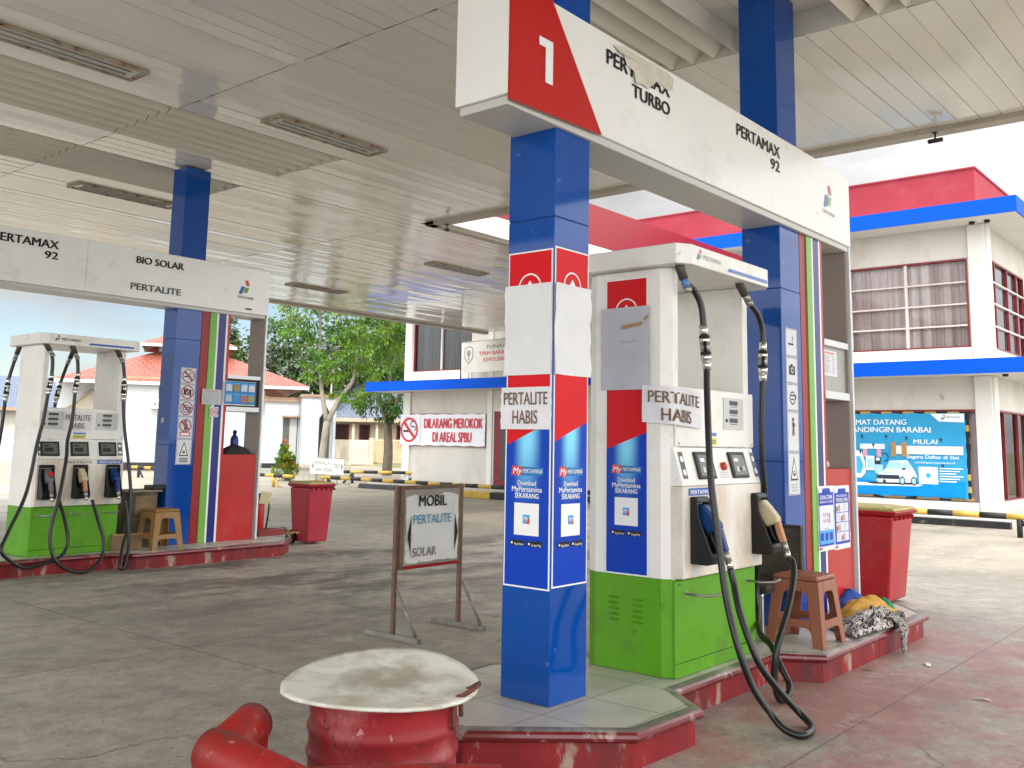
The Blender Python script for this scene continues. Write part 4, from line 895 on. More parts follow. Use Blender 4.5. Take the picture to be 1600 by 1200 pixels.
def wheelie(x, y, ang, w, d, h, label, red, open_=False):
    t = thing('wheelie_bin', label, 'bin', (x, y, 0), 'red wheeled bins'); ca, sa = math.cos(ang), math.sin(ang)
    def G():
        m = MB(); return m
    def add(m, vs, fs, mt, sm=False): m.raw([(x+a*ca-b*sa, y+a*sa+b*ca, z) for a, b, z in vs], fs, mt, sm)
    def frus(m, w0, d0, z0, w1, d1, z1, mt, ox=0, oy=0):
        vs = [(sx*w0/2+ox, sy*d0/2+oy, z0) for sx, sy in ((-1, -1), (1, -1), (1, 1), (-1, 1))]+[(sx*w1/2+ox, sy*d1/2+oy, z1) for sx, sy in ((-1, -1), (1, -1), (1, 1), (-1, 1))]
        add(m, vs, [(3, 2, 1, 0), (4, 5, 6, 7), (0, 1, 5, 4), (1, 2, 6, 5), (2, 3, 7, 6), (3, 0, 4, 7)], mt)
    m = G(); frus(m, w*.80, d*.72, .03, w*.96, d*.94, h*.90, red); m.build('body', t, .022, 3)
    m = G(); frus(m, w*.97, d*.95, h*.905, w*1.06, d*1.06, h*.935, red); frus(m, w*1.06, d*1.06, h*.936, w*1.06, d*1.06, h*.955, red)
    for i in range(5): a = -w*.38+i*w*.19; frus(m, .012, .03, h*.86, .012, .045, h*.905, red, a, -d*.48)
    m.build('rim', t, .008)
    m = G()
    for s in (-1, 1): add_w(m, x, y, ca, sa, s*w*.40, d*.40, .085, .03)
    m.build('wheel', t) if False else None
    for s in (-1, 1):
        m = G(); c0 = Vector((x+(s*w*.46)*ca-(d*.33)*sa, y+(s*w*.46)*sa+(d*.33)*ca, .09)); ax = Vector((ca, sa, 0))
        m.tube([c0-ax*.025, c0+ax*.025], .09, blackP, 22, False); wh = m.build('wheel', t); 
        m = G(); m.tube([c0-ax*.028, c0+ax*.028], .035, steel, 14, False); m.build('hub', wh)
    m = G(); frus(m, w*1.02, d*1.02, h*.956, w*.98, d*.98, h*.985, lidY); frus(m, w*.72, d*.72, h*.9855, w*.6, d*.6, h*1.0, lidY); m.build('lid', t, .008)
    m = G(); p = [(x+a*ca-b*sa, y+a*sa+b*ca, h*.97) for a, b in ((-w*.42, d*.53), (-w*.42, d*.60), (w*.42, d*.60), (w*.42, d*.53))]; m.tube(p, .013, red, 8, False); m.build('handle', t)
def add_w(*a): pass
binDk = mat('bin_red_dull', (.33, .018, .035), .42, var=.12, vs=4, dirt=(.2, .07, .07), da=.35, ds=3)
wheelie(8.39, 10.53, 0, .43, .45, .83, 'red wheeled bin at the end of the left island', binDk)
wheelie(9.20, 3.27, 0, .60, .66, .88, 'bright red wheeled bin standing closest to the near sign gate', binRed)
wheelie(9.95, 4.20, .04, .58, .66, .92, 'red wheeled bin mostly hidden behind the bright red bin', binRed)
def extinguisher(x, y, z, h, label, tagm):
    t = thing('fire_extinguisher', label, 'fire extinguisher', (x, y, z), 'red fire extinguishers'); r = .075
    red = mat('extinguisher_red', (.42, .012, .015), .25)
    m = MB((x, y, z)); m.lathe([(.07, .0), (r, .02), (r, h*.78), (r*.85, h*.86), (r*.45, h*.92), (.02, h*.93)], 0, 0, red, 24); m.build('cylinder', t)
    m = MB((x, y, z)); m.lathe([(.025, h*.92), (.025, h*.97), (.012, h*.98)], 0, 0, blackP, 12); m.prism([(-.02, h*.97), (.09, h*1.0), (.09, h*1.02), (-.02, h*.99)], -.012, .012, 'y', blackP); m.build('valve', t)
    m = MB((x, y, z)); m.tube(spline([(.02, -.02, h*.95), (.09, -.05, h*.93), (.115, -.06, h*.7), (.10, -.06, h*.35), (.085, -.05, h*.1)], 6), .012, rubber, 8); m.build('hose', t)
    m = MB(); F = Fr((x-.02, y-.075, z+h*.80), (.9, -.35, -.15), (.25, 0, 1)); m.slab(F, -.03, .10, -.02, .13, tagm, .02, .0215); m.build('tag', t)
    m = MB(); F = Fr((x-.078, y, z), (0, -1, 0), (0, 0, 1)); m.slab(F, -.03, .04, h*.3, h*.55, whitePr, 0, .003); m.build('label', t)
extinguisher(7.50, 10.47, .17, .52, 'small red fire extinguisher with yellow tag on the left island', mat('tag_yellow', (.55, .50, .28), .6))
extinguisher(8.02, 3.14, .17, .58, 'red fire extinguisher with black hose between gate and bright bin', mat('tag_grey', (.5, .48, .42), .6))
m = MB(); m.box(7.36, 7.74, 10.24, 10.50, .1715, .245, mat('brick_red', (.2, .03, .03), .6, var=.2)); tag(m.build('red_block', bevel=.006), 'low dark red block under the left island extinguisher', 'block')
# heap of dry leaves
def leaves_heap():
    m = MB(); mt = mat('dry_leaf', (.30, .17, .07), .8, var=.4, vs=30); rnd = random.Random(5)
    for i in range(170):
        a = rnd.gauss(0, .10); b = rnd.gauss(0, .07); z = .18+max(0, .09-abs(a)*.5-abs(b)*.5)*rnd.random()
        c = Vector((7.83+a*.9, 10.38+b, z)); u = Vector((rnd.uniform(-1, 1), rnd.uniform(-1, 1), rnd.uniform(-.5, .5))).normalized(); v = u.orthogonal().normalized()
        m.raw([c-u*.03, c+v*.010, c+u*.03, c-v*.010], [(0, 1, 2, 3)], mt)
    o = m.build('dry_leaves'); tag(o, 'small heap of dry leaves on the end of the left island', 'leaves'); kind(o, 'stuff')
leaves_heap()
# weathered wooden cabinet and boxes on the left island
def crates():
    wd = mat('old_wood', (.085, .075, .05), .8, var=.4, vs=6, dirt=(.2, .16, .09), da=.6, ds=5, bump=.4, bs=30, stretch=(1, 1, .2)); card = mat('cardboard', (.22, .15, .08), .8, var=.3, vs=9)
    x, y = 5.44, 10.12
    t = thing('wooden_cabinet', 'weathered wooden cabinet behind the tan stool on the left island', 'cabinet', (x, y, .17))
    m = MB((x, y, .17)); sk = [(.0, .0), (.44, .0), (.44, .60), (.13, .60)]; m.prism(sk, 0, .30, 'y', wd); m.build('body', t, .006)
    m = MB((x, y, .17)); m.box(.17, .41, -.006, 0, .36, .56, card); m.box(.14, .43, -.006, 0, .07, .32, mat('cabinet_door_wood', (.11, .09, .06), .8, var=.4, vs=8)); m.build('door', t, .003)
    m = MB((x, y, .17)); m.box(.10, .48, -.03, .32, .602, .625, mat('pale_board', (.25, .21, .15), .8, var=.3, vs=8)); m.build('top_board', t, .003)
    m = MB(); m.box(5.80, 6.0, 10.10, 10.3, .797, .845, blackP); tag(m.build('black_case', bevel=.01), 'flat black case lying on the wooden cabinet', 'case')
    m = MB(); m.box(5.28, 5.62, 9.94, 10.10, .1715, .34, card); m.box(5.28, 5.62, 9.935, 9.94, .33, .345, tapeM); tag(m.build('cardboard_box', bevel=.008), 'low brown cardboard box in front of the wooden cabinet', 'box')
crates()
# things in the cabinet of the left gate
def bottle():
    x, y, z = 6.90, 10.20, 1.24*.965+.001; t = thing('water_bottle', 'dark blue plastic bottle standing on the red panel of the left gate', 'bottle', (x, y, z)); bl = mat('bottle_blue', (.01, .03, .22), .2)
    m = MB((x, y, z)); m.lathe([(.045, 0), (.05, .01), (.05, .17), (.045, .20), (.02, .235), (.02, .25)], 0, 0, bl, 20); m.build('body', t); m = MB((x, y, z)); m.lathe([(.025, .25), (.025, .285), (.02, .29)], 0, 0, blackP, 16); m.build('cap', t)
    m = MB(); rnd = random.Random(2); vs = []; fs = []; nx, ny = 14, 8; bm = mat('black_cloth_bag', (.012, .012, .014), .7, bump=.3, bs=40)
    for j in range(ny+1):
        for i in range(nx+1):
            u, v = i/nx*2-1, j/ny*2-1; r = max(0, 1-u*u)*max(0, 1-v*v); vs.append((6.88+u*.2, 10.14+v*.07, z+.001+.11*r**.6*(1+.3*mnoise.noise(Vector((u*3, v*3, 1))))))
    for j in range(ny):
        for i in range(nx): q = j*(nx+1)+i; fs.append((q, q+1, q+nx+2, q+nx+1))
    m.raw(vs, fs, bm, True); m.raw([(6.68, 10.07, z), (7.08, 10.07, z), (7.08, 10.21, z), (6.68, 10.21, z)], [(3, 2, 1, 0)], bm); tag(m.build('black_bag'), 'crumpled black cloth bag lying before the blue bottle', 'bag')
bottle()
def crumple(x, y, z, r, label):
    m = MB(); rnd = random.Random(label); vs = []; fs = []; n, k = 12, 7
    for j in range(k+1):
        for i in range(n):
            t, p = 2*math.pi*i/n, math.pi*j/k; rr = r*(1+rnd.uniform(-.35, .35)); vs.append((x+rr*math.sin(p)*math.cos(t)*1.5, y+rr*math.sin(p)*math.sin(t), z+rr*.8+rr*.8*math.cos(p)))
    for j in range(k):
        for i in range(n): fs.append((j*n+i, j*n+(i+1) % n, (j+1)*n+(i+1) % n, (j+1)*n+i))
    m.raw(vs, fs, paperM); tag(m.build('crumpled_tissue'), label, 'tissue')
crumple(7.22, 2.90, 1.241, .035, 'crumpled white tissue on the red cabinet of the near sign gate')
# cloth pile at the end of the near island
def batik_mat():
    m = bpy.data.materials.new('batik_print'); m.use_nodes = True; n = m.node_tree.nodes; l = m.node_tree.links; p = n['Principled BSDF']; p.inputs['Roughness'].default_value = .85
    t = n.new('ShaderNodeTexCoord'); v = n.new('ShaderNodeTexVoronoi'); v.feature = 'F1'; v.inputs['Scale'].default_value = 9; w = n.new('ShaderNodeTexWave'); w.inputs['Scale'].default_value = 4.5; w.inputs['Distortion'].default_value = 14; w.inputs['Detail'].default_value = 5; w.inputs['Detail Scale'].default_value = 3; w.wave_type = 'RINGS'
    l.new(t.outputs['UV'], w.inputs['Vector']); l.new(t.outputs['UV'], v.inputs['Vector'])
    a = n.new('ShaderNodeMath'); a.operation = 'MULTIPLY'; l.new(w.outputs['Fac'], a.inputs[0]); l.new(v.outputs['Distance'], a.inputs[1])
    r = n.new('ShaderNodeValToRGB'); r.color_ramp.elements[0].position = .16; r.color_ramp.elements[0].color = (.014, .012, .014, 1); r.color_ramp.elements[1].position = .23; r.color_ramp.elements[1].color = (.46, .42, .39, 1); l.new(a.outputs[0], r.inputs[0]); l.new(r.outputs[0], p.inputs['Base Color']); return m
def cloth(name, label, m, quad, fn, nx=46, ny=30, th=.004):
    """quad: four corners (x,y) of the lying cloth, fn(u,v)->height above the floor"""
    mb = MB(); vs = []; fs = []; uv = []
    A, B, C, D = [Vector((*q, 0)) for q in quad]
    for j in range(ny+1):
        for i in range(nx+1):
            u, v = i/nx, j/ny; p = A.lerp(B, u).lerp(D.lerp(C, u), v); q = fn(u, v, p)
            vs.append(q if isinstance(q, Vector) else Vector((p.x, p.y, q))); uv.append((u, v))
    for j in range(ny):
        for i in range(nx): k = j*(nx+1)+i; fs.append((k, k+1, k+nx+2, k+nx+1))
    mb.raw(vs, fs, m, True); o = mb.build(name); ul = o.data.uv_layers.new(name='UVMap')
    for p in o.data.polygons:
        for li in p.loop_indices: ul.data[li].uv = uv[o.data.loops[li].vertex_index]
    s = o.modifiers.new('thick', 'SOLIDIFY'); s.thickness = th; s.offset = 1; tag(o, label, 'cloth', 'cloths heaped on the near island'); return o
def folds(p, s, a, seed): return a*(mnoise.noise(Vector((p.x*s, p.y*s*1.6, seed)))+.6*abs(mnoise.noise(Vector((p.x*s*2.3, p.y*s*1.5, seed+4))))+.4)
fab = lambda nm, c: mat(nm, c, .85, var=.15, vs=12, bump=.2, bs=120)
def rag_blue(u, v, p): return .18+max(0, (1-abs(2*u-.9))*.15*(1-abs(2*v-1)**1.5))+folds(p, 7, .025, 1)
def rag_yel(u, v, p): return .182+.105*max(0, math.sin(math.pi*min(1, max(0, u))))**.8*max(0, math.sin(math.pi*v))**.7+folds(p, 9, .03, 9)
def rag_bat(u, v, p):
    e = max(0, math.sin(math.pi*min(1, max(0, u*.98))))**.6*max(0, math.sin(math.pi*min(1, v*1.02)))**.55
    z = .184+e*(.045+folds(p, 8, .075, 21))
    if v < .18 and u > .55 and p.y < 2.36:
        pass
    return z
cloth('blue_cloth', 'plain blue cloth at the back of the heap of rags', fab('cloth_blue', (.02, .07, .33)), [(7.02, 2.66), (7.80, 2.66), (7.92, 2.98), (7.15, 2.96)], rag_blue)
cloth('yellow_cloth', 'yellow cloth in the middle of the heap of rags', fab('cloth_yellow', (.50, .27, .05)), [(6.72, 2.55), (7.60, 2.50), (7.85, 2.75), (6.95, 2.78)], rag_yel)
cloth('batik_cloth', 'black and white batik cloth at the front of the heap of rags', batik_mat(), [(6.36, 2.38), (7.16, 2.30), (7.45, 2.56), (6.60, 2.66)], rag_bat, 60, 34)
def hang(u, v, p):
    # a corner of cloth falling over the kerb: v=0 on the floor, v=1 at the tip
    w = .17*(1-v*.8); x = 7.03+(u-.5)*w*1.6-.03*v+.012*math.sin(u*9+v*4); y = 2.36-min(1, v*3)*.085-.012*math.sin(u*13); z = .25-(max(0, v-.12))*.27+.02*math.sin(u*7)*(1-v)
    return Vector((x, y, z))
cloth('batik_cloth_corner', 'batik corner hanging over the red kerb below the heap of rags', bpy.data.materials['batik_print'], [(0, 0), (1, 0), (1, 1), (0, 1)], hang, 16, 18)
cloth('green_cloth', 'small green cloth peeping out of the heap of rags', fab('cloth_green', (.015, .22, .10)), [(7.45, 2.52), (7.62, 2.52), (7.66, 2.66), (7.48, 2.66)], lambda u, v, p: .18+.09*max(0, math.sin(math.pi*u))*max(0, math.sin(math.pi*v))**.5+folds(p, 14, .02, 3), 14, 12)

# ================================================================ DRUM, LID, GUARD, MOBIL SIGN
def drum():
    x, y = 2.68, 2.86; R_ = .285; H = .432
    red = mat('drum_red', (.27, .017, .022), .45, var=.3, vs=5, dirt=(.42, .16, .16), da=.55, ds=3.2, dlo=.5, dhi=.64, bump=.25, bs=6, more=[((.07, .03, .02), .85, 16, .63, .66), ((.5, .32, .3), .6, 22, .60, .66), ((.05, .03, .03), .5, 3, .55, .68)])
    red2 = MATS['drum_red']
    t = thing('oil_drum', 'worn red steel drum under the round white lid in the foreground', 'drum', (x, y, 0))
    prof = [(R_*.97, 0), (R_, .015)]
    for zc in (.10, .225, .315): prof += [(R_, zc-.028), (R_+.003, zc-.018), (R_+.009, zc-.006), (R_+.009, zc+.006), (R_+.003, zc+.018), (R_, zc+.028)]
    prof += [(R_, H-.02), (R_+.006, H-.015), (R_+.008, H-.006), (R_+.002, H), (R_-.01, H-.004), (R_-.012, H-.03)]
    m = MB((x, y, 0)); m.lathe(prof, 0, 0, red, 64); m.build('body', t)
    rusty = mat('rusty_iron', (.15, .055, .04), .6, .3, var=.3, vs=20, dirt=(.08, .045, .02), da=.7, ds=30)
    # bent iron carrying handle on the rim, towards the camera's right
    a = math.radians(-62); d = Vector((math.cos(a), math.sin(a), 0)); s = Vector((-d.y, d.x, 0)); C = Vector((x, y, 0))
    P = lambda r, q, z: C+d*r+s*q+Vector((0, 0, z))
    m = MB(); m.tube(spline([P(R_+.012, -.055, H-.11), P(R_+.012, -.055, H-.01), P(R_+.05, -.052, H+.018), P(R_+.085, -.035, H+.04), P(R_+.085, .04, H+.04), P(R_+.05, .055, H+.018), P(R_+.012, .055, H-.01), P(R_+.012, .055, H-.09)], 6), .009, rusty, 10, False)
    m.tube([P(R_+.012, -.055, H-.015), P(R_+.012, .055, H-.015)], .007, rusty, 8, False); m.build('handle', t)
    # lid
    lm = bpy.data.materials.new('weathered_fibreboard'); lm.use_nodes = True; n = lm.node_tree.nodes; l = lm.node_tree.links; p = n['Principled BSDF']; p.inputs['Roughness'].default_value = .55
    tc_ = n.new('ShaderNodeTexCoord'); z1 = n.new('ShaderNodeTexNoise'); z1.inputs['Scale'].default_value = 5; z1.inputs['Detail'].default_value = 10; z1.inputs['Roughness'].default_value = .65; z1.inputs['Distortion'].default_value = .8; l.new(tc_.outputs['Object'], z1.inputs['Vector'])
    r1 = n.new('ShaderNodeValToRGB'); r1.color_ramp.elements[0].position = .34; r1.color_ramp.elements[0].color = (.46, .44, .36, 1); r1.color_ramp.elements[1].position = .56; r1.color_ramp.elements[1].color = (.70, .70, .63, 1); l.new(z1.outputs['Fac'], r1.inputs[0])
    ln = n.new('ShaderNodeVectorMath'); ln.operation = 'LENGTH'; l.new(tc_.outputs['Object'], ln.inputs[0])
    z2 = n.new('ShaderNodeTexNoise'); z2.inputs['Scale'].default_value = 9; z2.inputs['Detail'].default_value = 8; l.new(tc_.outputs['Object'], z2.inputs['Vector'])
    sub = n.new('ShaderNodeMath'); sub.operation = 'MULTIPLY_ADD'; sub.inputs[1].default_value = -.55; l.new(z2.outputs['Fac'], sub.inputs[0]); l.new(ln.outputs['Value'], sub.inputs[2])
    rr = n.new('ShaderNodeMapRange'); rr.inputs['From Min'].default_value = -.22; rr.inputs['From Max'].default_value = -.04; rr.inputs['To Min'].default_value = .75; rr.inputs['To Max'].default_value = 0; l.new(sub.outputs[0], rr.inputs['Value'])
    mx_ = n.new('ShaderNodeMix'); mx_.data_type = 'RGBA'; l.new(rr.outputs[0], mx_.inputs['Factor']); l.new(r1.outputs[0], mx_.inputs['A']); mx_.inputs['B'].default_value = (.27, .25, .19, 1); l.new(mx_.outputs['Result'], p.inputs['Base Color'])
    m = MB(); nr, na = 14, 96; R2 = .385; cx, cy, cz = x+.008, y+.034, .468; vs = []
    def Z(u, v): return cz+.016*math.sin(math.atan2(v, u)*2+.5)*(u*u+v*v)/(R2*R2)-.012*(1-(u*u+v*v)/(R2*R2))+.026*(.68*u+.73*v)/R2
    for lay in (0, 1):
        for i in range(nr+1):
            for k in range(na):
                t_ = 2*math.pi*k/na; rr_ = R2*i/nr*(1+.006*math.sin(5*t_)+.004*math.sin(17*t_)); u, v = rr_*math.cos(t_), rr_*math.sin(t_); vs.append((cx+u, cy+v, Z(u, v)-lay*.011))
    fs = []; K = (nr+1)*na
    for i in range(nr):
        for k in range(na):
            a_ = i*na+k; b_ = i*na+(k+1) % na; fs.append((a_, b_, b_+na, a_+na)); fs.append((K+a_+na, K+b_+na, K+b_, K+a_))
    for k in range(na): a_ = nr*na+k; b_ = nr*na+(k+1) % na; fs.append((a_, b_, K+b_, K+a_))
    m.raw(vs, fs, lm, True); tag(m.build('round_lid'), 'large round stained white board lying on the red drum', 'lid')
drum()
def guard():
    red = mat('guard_red', (.28, .016, .014), .45, var=.22, vs=3, dirt=(.13, .04, .03), da=.6, ds=7, dlo=.52, dhi=.66, bump=.12, bs=18, more=[((.06, .03, .02), .9, 11, .61, .64), ((.48, .2, .17), .5, 26, .60, .66)])
    t = thing('pipe_guard', 'bent red steel guard pipe in front of the drum at the lower left', 'guard rail', (2.0, 2.6, 0))
    r = .078; A = Vector((2.20, 3.07, .345)); B = Vector((1.965, 2.885, .345)); C = Vector((1.985, 2.485, .312)); D = Vector((2.27, 2.22, .312)); E_ = Vector((2.44, 2.06, .305))
    m = MB(); m.tube([Vector((A.x, A.y, -.02)), A+Vector((0, 0, .0))], r, red, 24, False); m.build('post', t)
    m = MB(); m.tube([A+(A-B).normalized()*.06, A, B-(B-A).normalized()*.02], r, red, 24, False); m.tube([B+(B-C).normalized()*.05, B, C], r, red, 24, False)
    P = spline([B.lerp(C, .9), C, C.lerp(D, .5), D, D.lerp(E_, .5), E_], 8); m.tube(P, r, red, 24, False)
    for q in (B,):
        vs = []; fs = []
        for j in range(9):
            for i in range(20): th, ph = 2*math.pi*i/20, math.pi*j/8; vs.append(q+Vector((math.sin(ph)*math.cos(th), math.sin(ph)*math.sin(th), math.cos(ph)))*r*1.0)
        for j in range(8):
            for i in range(20): fs.append((j*20+i, j*20+(i+1) % 20, (j+1)*20+(i+1) % 20, (j+1)*20+i))
        m.raw(vs, fs, red, True)
    m.build('rail', t)
    m = MB(); m.tube([Vector((E_.x, E_.y, -.02)), E_], r, red, 24, False); m.build('post', t)
guard()
def mobil_sign():
    t = thing('standing_sign', 'rusty framed white lane sign reading mobil between the islands', 'sign', (5.2, 5.13, 0))
    fr_m = mat('sign_rust', (.17, .12, .085), .65, .2, var=.3, vs=14, dirt=(.20, .075, .04), da=.8, ds=10, dlo=.5, dhi=.65); pale = mat('sign_white', (.70, .70, .68), .5, var=.08, vs=4, dirt=(.3, .28, .24), da=.7, ds=6, dlo=.58, dhi=.68, bump=.1, bs=14)
    steelM = mat('sign_foot_steel', (.26, .25, .225), .5, .4, var=.25, vs=12, dirt=(.2, .1, .05), da=.5, ds=9)
    back = mat('sign_back', (.30, .28, .25), .6, var=.2)
    for x in (4.865, 5.545):
        m = MB(); m.box(x-.015, x+.015, 5.115, 5.145, .036, 1.075, fr_m); m.build('post', t, .003)
        m = MB(); m.box(x-.02, x+.02, 4.86, 5.40, .0, .035, steelM); m.build('foot', t, .003)
        m = MB(); m.tube([(x+.005, 5.105, .34), (x+.012, 4.91, .04)], .012, steelM, 8); m.build('brace', t)
    m = MB(); m.box(4.89, 5.52, 5.095, 5.125, .475, .50, redD); m.box(4.89, 5.52, 5.095, 5.125, 1.045, 1.072, fr_m); m.box(4.887, 4.91, 5.094, 5.126, .475, 1.072, fr_m); m.box(5.50, 5.523, 5.094, 5.126, .475, 1.072, fr_m); m.build('frame', t, .002, 1)
    F = FY(0, 5.10, 0); m = MB(); m.slab(F, 4.91, 5.50, .50, 1.045, back, -.02, 0)
    rnd = random.Random(4); e = []
    for i in range(14): e.append((4.925+.012*rnd.random(), .52+.47*i/13))
    for i in range(1, 8): e.append((4.925+.03+.5*i/8, 1.02-.02*rnd.random()-(.01 if i < 6 else .0)))
    for i in range(14): e.append((5.49-.012*rnd.random(), .99-.47*i/13))
    for i in range(1, 12): e.append((5.47-.53*i/12, .51+.015*rnd.random()))
    m.poly(F, e[::-1], pale, .003)
    F = FY(0, 5.095, 0)
    m.text(F, 'MOBIL', blackT, 5.055, .920, 5.345, h=.078, bold=.03); m.text(F, 'PERTALITE', mat('sign_blue', (.10, .33, .50), .5, var=.2, vs=20), 5.00, .795, 5.40, h=.064, bold=.02); m.text(F, 'SOLAR', mat('sign_grey', (.22, .21, .19), .5, var=.3, vs=20), 5.00, .562, 5.245, h=.062, bold=.02)
    for a, s in ((4.962, 1), (5.46, -1)):
        m.poly(F, [(a+s*.0, .575), (a+s*.018, .575), (a+s*.018, .86), (a+s*.012, .86)] if False else [(a+.018*s, .57), (a+.018*s, .86), (a-.018*s, .715)], blackT, .004)
    m.build('sign_board', t)
mobil_sign()

# ================================================================ OFFICE BUILDING
cream = mat('office_wall', (.52, .50, .46), .8, var=.08, vs=1.2, dirt=(.33, .30, .25), da=.6, ds=1.6, dlo=.52, dhi=.74, bump=.15, bs=30, stretch=(1, 1, .5), more=[((.2, .18, .15), .6, 3, .62, .7)])
cream2 = mat('office_trim_white', (.60, .60, .57), .7, var=.05, vs=1.5, dirt=(.4, .38, .34), da=.4, ds=2, dlo=.6)
bandB = mat('band_blue', (.0, .07, .50), .6, spec=.1, var=.04, vs=1); parR = mat('parapet_red', (.27, .034, .050), .7, spec=.1, var=.12, vs=1, dirt=(.36, .10, .12), da=.35, ds=1.2)
frameR = mat('window_frame_red', (.17, .02, .025), .4, var=.2, vs=6); frameW = mat('glazing_bar', (.50, .44, .42), .5)
def window_glass(nm, col, rough=.05):
    return mat(nm, col, rough, spec=.8, coat=.5)
def curtain_mat(nm, c0, c1):
    m = bpy.data.materials.new(nm); m.use_nodes = True; n = m.node_tree.nodes; l = m.node_tree.links; p = n['Principled BSDF']; p.inputs['Roughness'].default_value = .8
    g = n.new('ShaderNodeNewGeometry'); s = n.new('ShaderNodeSeparateXYZ'); l.new(g.outputs['Position'], s.inputs[0]); z = n.new('ShaderNodeTexNoise'); z.noise_dimensions = '3D'; mp_ = n.new('ShaderNodeMapping'); mp_.inputs['Scale'].default_value = (0, 1, .02); l.new(g.outputs['Position'], mp_.inputs[0]); z.inputs['Scale'].default_value = 6; z.inputs['Detail'].default_value = 4; l.new(mp_.outputs[0], z.inputs['Vector'])
    q = n.new('ShaderNodeMix'); q.data_type = 'RGBA'; q.inputs['A'].default_value = (*c0, 1); q.inputs['B'].default_value = (*c1, 1); r = n.new('ShaderNodeMapRange'); r.inputs['From Min'].default_value = .35; r.inputs['From Max'].default_value = .65; l.new(z.outputs['Fac'], r.inputs['Value']); l.new(r.outputs[0], q.inputs['Factor']); l.new(q.outputs['Result'], p.inputs['Base Color']); return m
CURT = curtain_mat('pleated_curtain', (.36, .25, .245), (.78, .70, .69)); CURT2 = curtain_mat('grey_blind', (.16, .16, .165), (.24, .24, .25))
def pane_mat():
    m = bpy.data.materials.new('window_pane'); m.use_nodes = True; n = m.node_tree.nodes; l = m.node_tree.links; out = n['Material Output']; n.remove(n['Principled BSDF'])
    tr = n.new('ShaderNodeBsdfTransparent'); tr.inputs[0].default_value = (.82, .84, .84, 1); gl = n.new('ShaderNodeBsdfGlossy'); gl.inputs['Roughness'].default_value = .02; fr = n.new('ShaderNodeFresnel'); fr.inputs[0].default_value = 1.42
    mx_ = n.new('ShaderNodeMixShader'); l.new(fr.outputs[0], mx_.inputs[0]); l.new(tr.outputs[0], mx_.inputs[1]); l.new(gl.outputs[0], mx_.inputs[2]); l.new(mx_.outputs[0], out.inputs[0]); return m
PANE = pane_mat()
def curtain_geo(m, fr, a0, a1, b0, b1, mt, amp=.03, per=.16):
    n = int((a1-a0)/.03); vs = []; fs = []
    for i in range(n+1):
        a = a0+(a1-a0)*i/n; c = -.12+amp*math.sin(2*math.pi*a/per+1.3*math.sin(a*3.7))
        vs += [fr.p(a, b0, c), fr.p(a, b1, c)]
    for i in range(n): fs.append((2*i, 2*i+2, 2*i+3, 2*i+1))
    m.raw(vs, fs, mt, True)
def window(t, fr, a0, a1, b0, b1, cols, rows, fmat, bar, cur, first_bar=None):
    """frame, glazing bars, one pane sheet, curtain behind; set into an opening"""
    m = MB(); w = .042
    m.slab(fr, a0, a0+w, b0, b1, fmat, -.10, .012); m.slab(fr, a1-w, a1, b0, b1, fmat, -.10, .012); m.slab(fr, a0+w, a1-w, b1-w, b1, fmat, -.10, .012); m.slab(fr, a0+w, a1-w, b0, b0+.03, fmat, -.10, .012)
    for i, c in enumerate(cols): m.slab(fr, c-.03, c+.03, b0+.03, b1-w, bar[0], -.07, .005)
    for r in rows: m.slab(fr, a0+w, a1-w, r-.017, r+.017, bar[1], -.065, .008)
    win = m.build('window', t)
    m = MB(); m.rect(fr, a0+.02, a1-.02, b0+.02, b1-.02, PANE, -.05); m.build('pane', win)
    m = MB()
    if cur: curtain_geo(m, fr, a0+.02, a1-.02, b0+.02, b1-.02, cur)
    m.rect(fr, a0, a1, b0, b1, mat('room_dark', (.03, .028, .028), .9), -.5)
    m.build('curtain', win)
def wall_with_holes(m, fr, a0, a1, b0, b1, holes, mt, d=.3):
    """a wall slab left open where the windows sit"""
    xs = sorted({a0, a1}|{h[0] for h in holes}|{h[1] for h in holes}); ys = sorted({b0, b1}|{h[2] for h in holes}|{h[3] for h in holes})
    for i in range(len(xs)-1):
        for j in range(len(ys)-1):
            cx, cy = (xs[i]+xs[i+1])/2, (ys[j]+ys[j+1])/2
            if any(h[0] < cx < h[1] and h[2] < cy < h[3] for h in holes): continue
            m.rect(fr, xs[i], xs[i+1], ys[j], ys[j+1], mt, 0)
    for h in holes:
        for q in (((h[0], h[2]), (h[0], h[3])), ((h[1], h[3]), (h[1], h[2])), ((h[0], h[3]), (h[1], h[3])), ((h[1], h[2]), (h[0], h[2]))):
            m.raw([fr.p(*q[0], 0), fr.p(*q[1], 0), fr.p(*q[1], -d), fr.p(*q[0], -d)], [(0, 1, 2, 3)], mt)
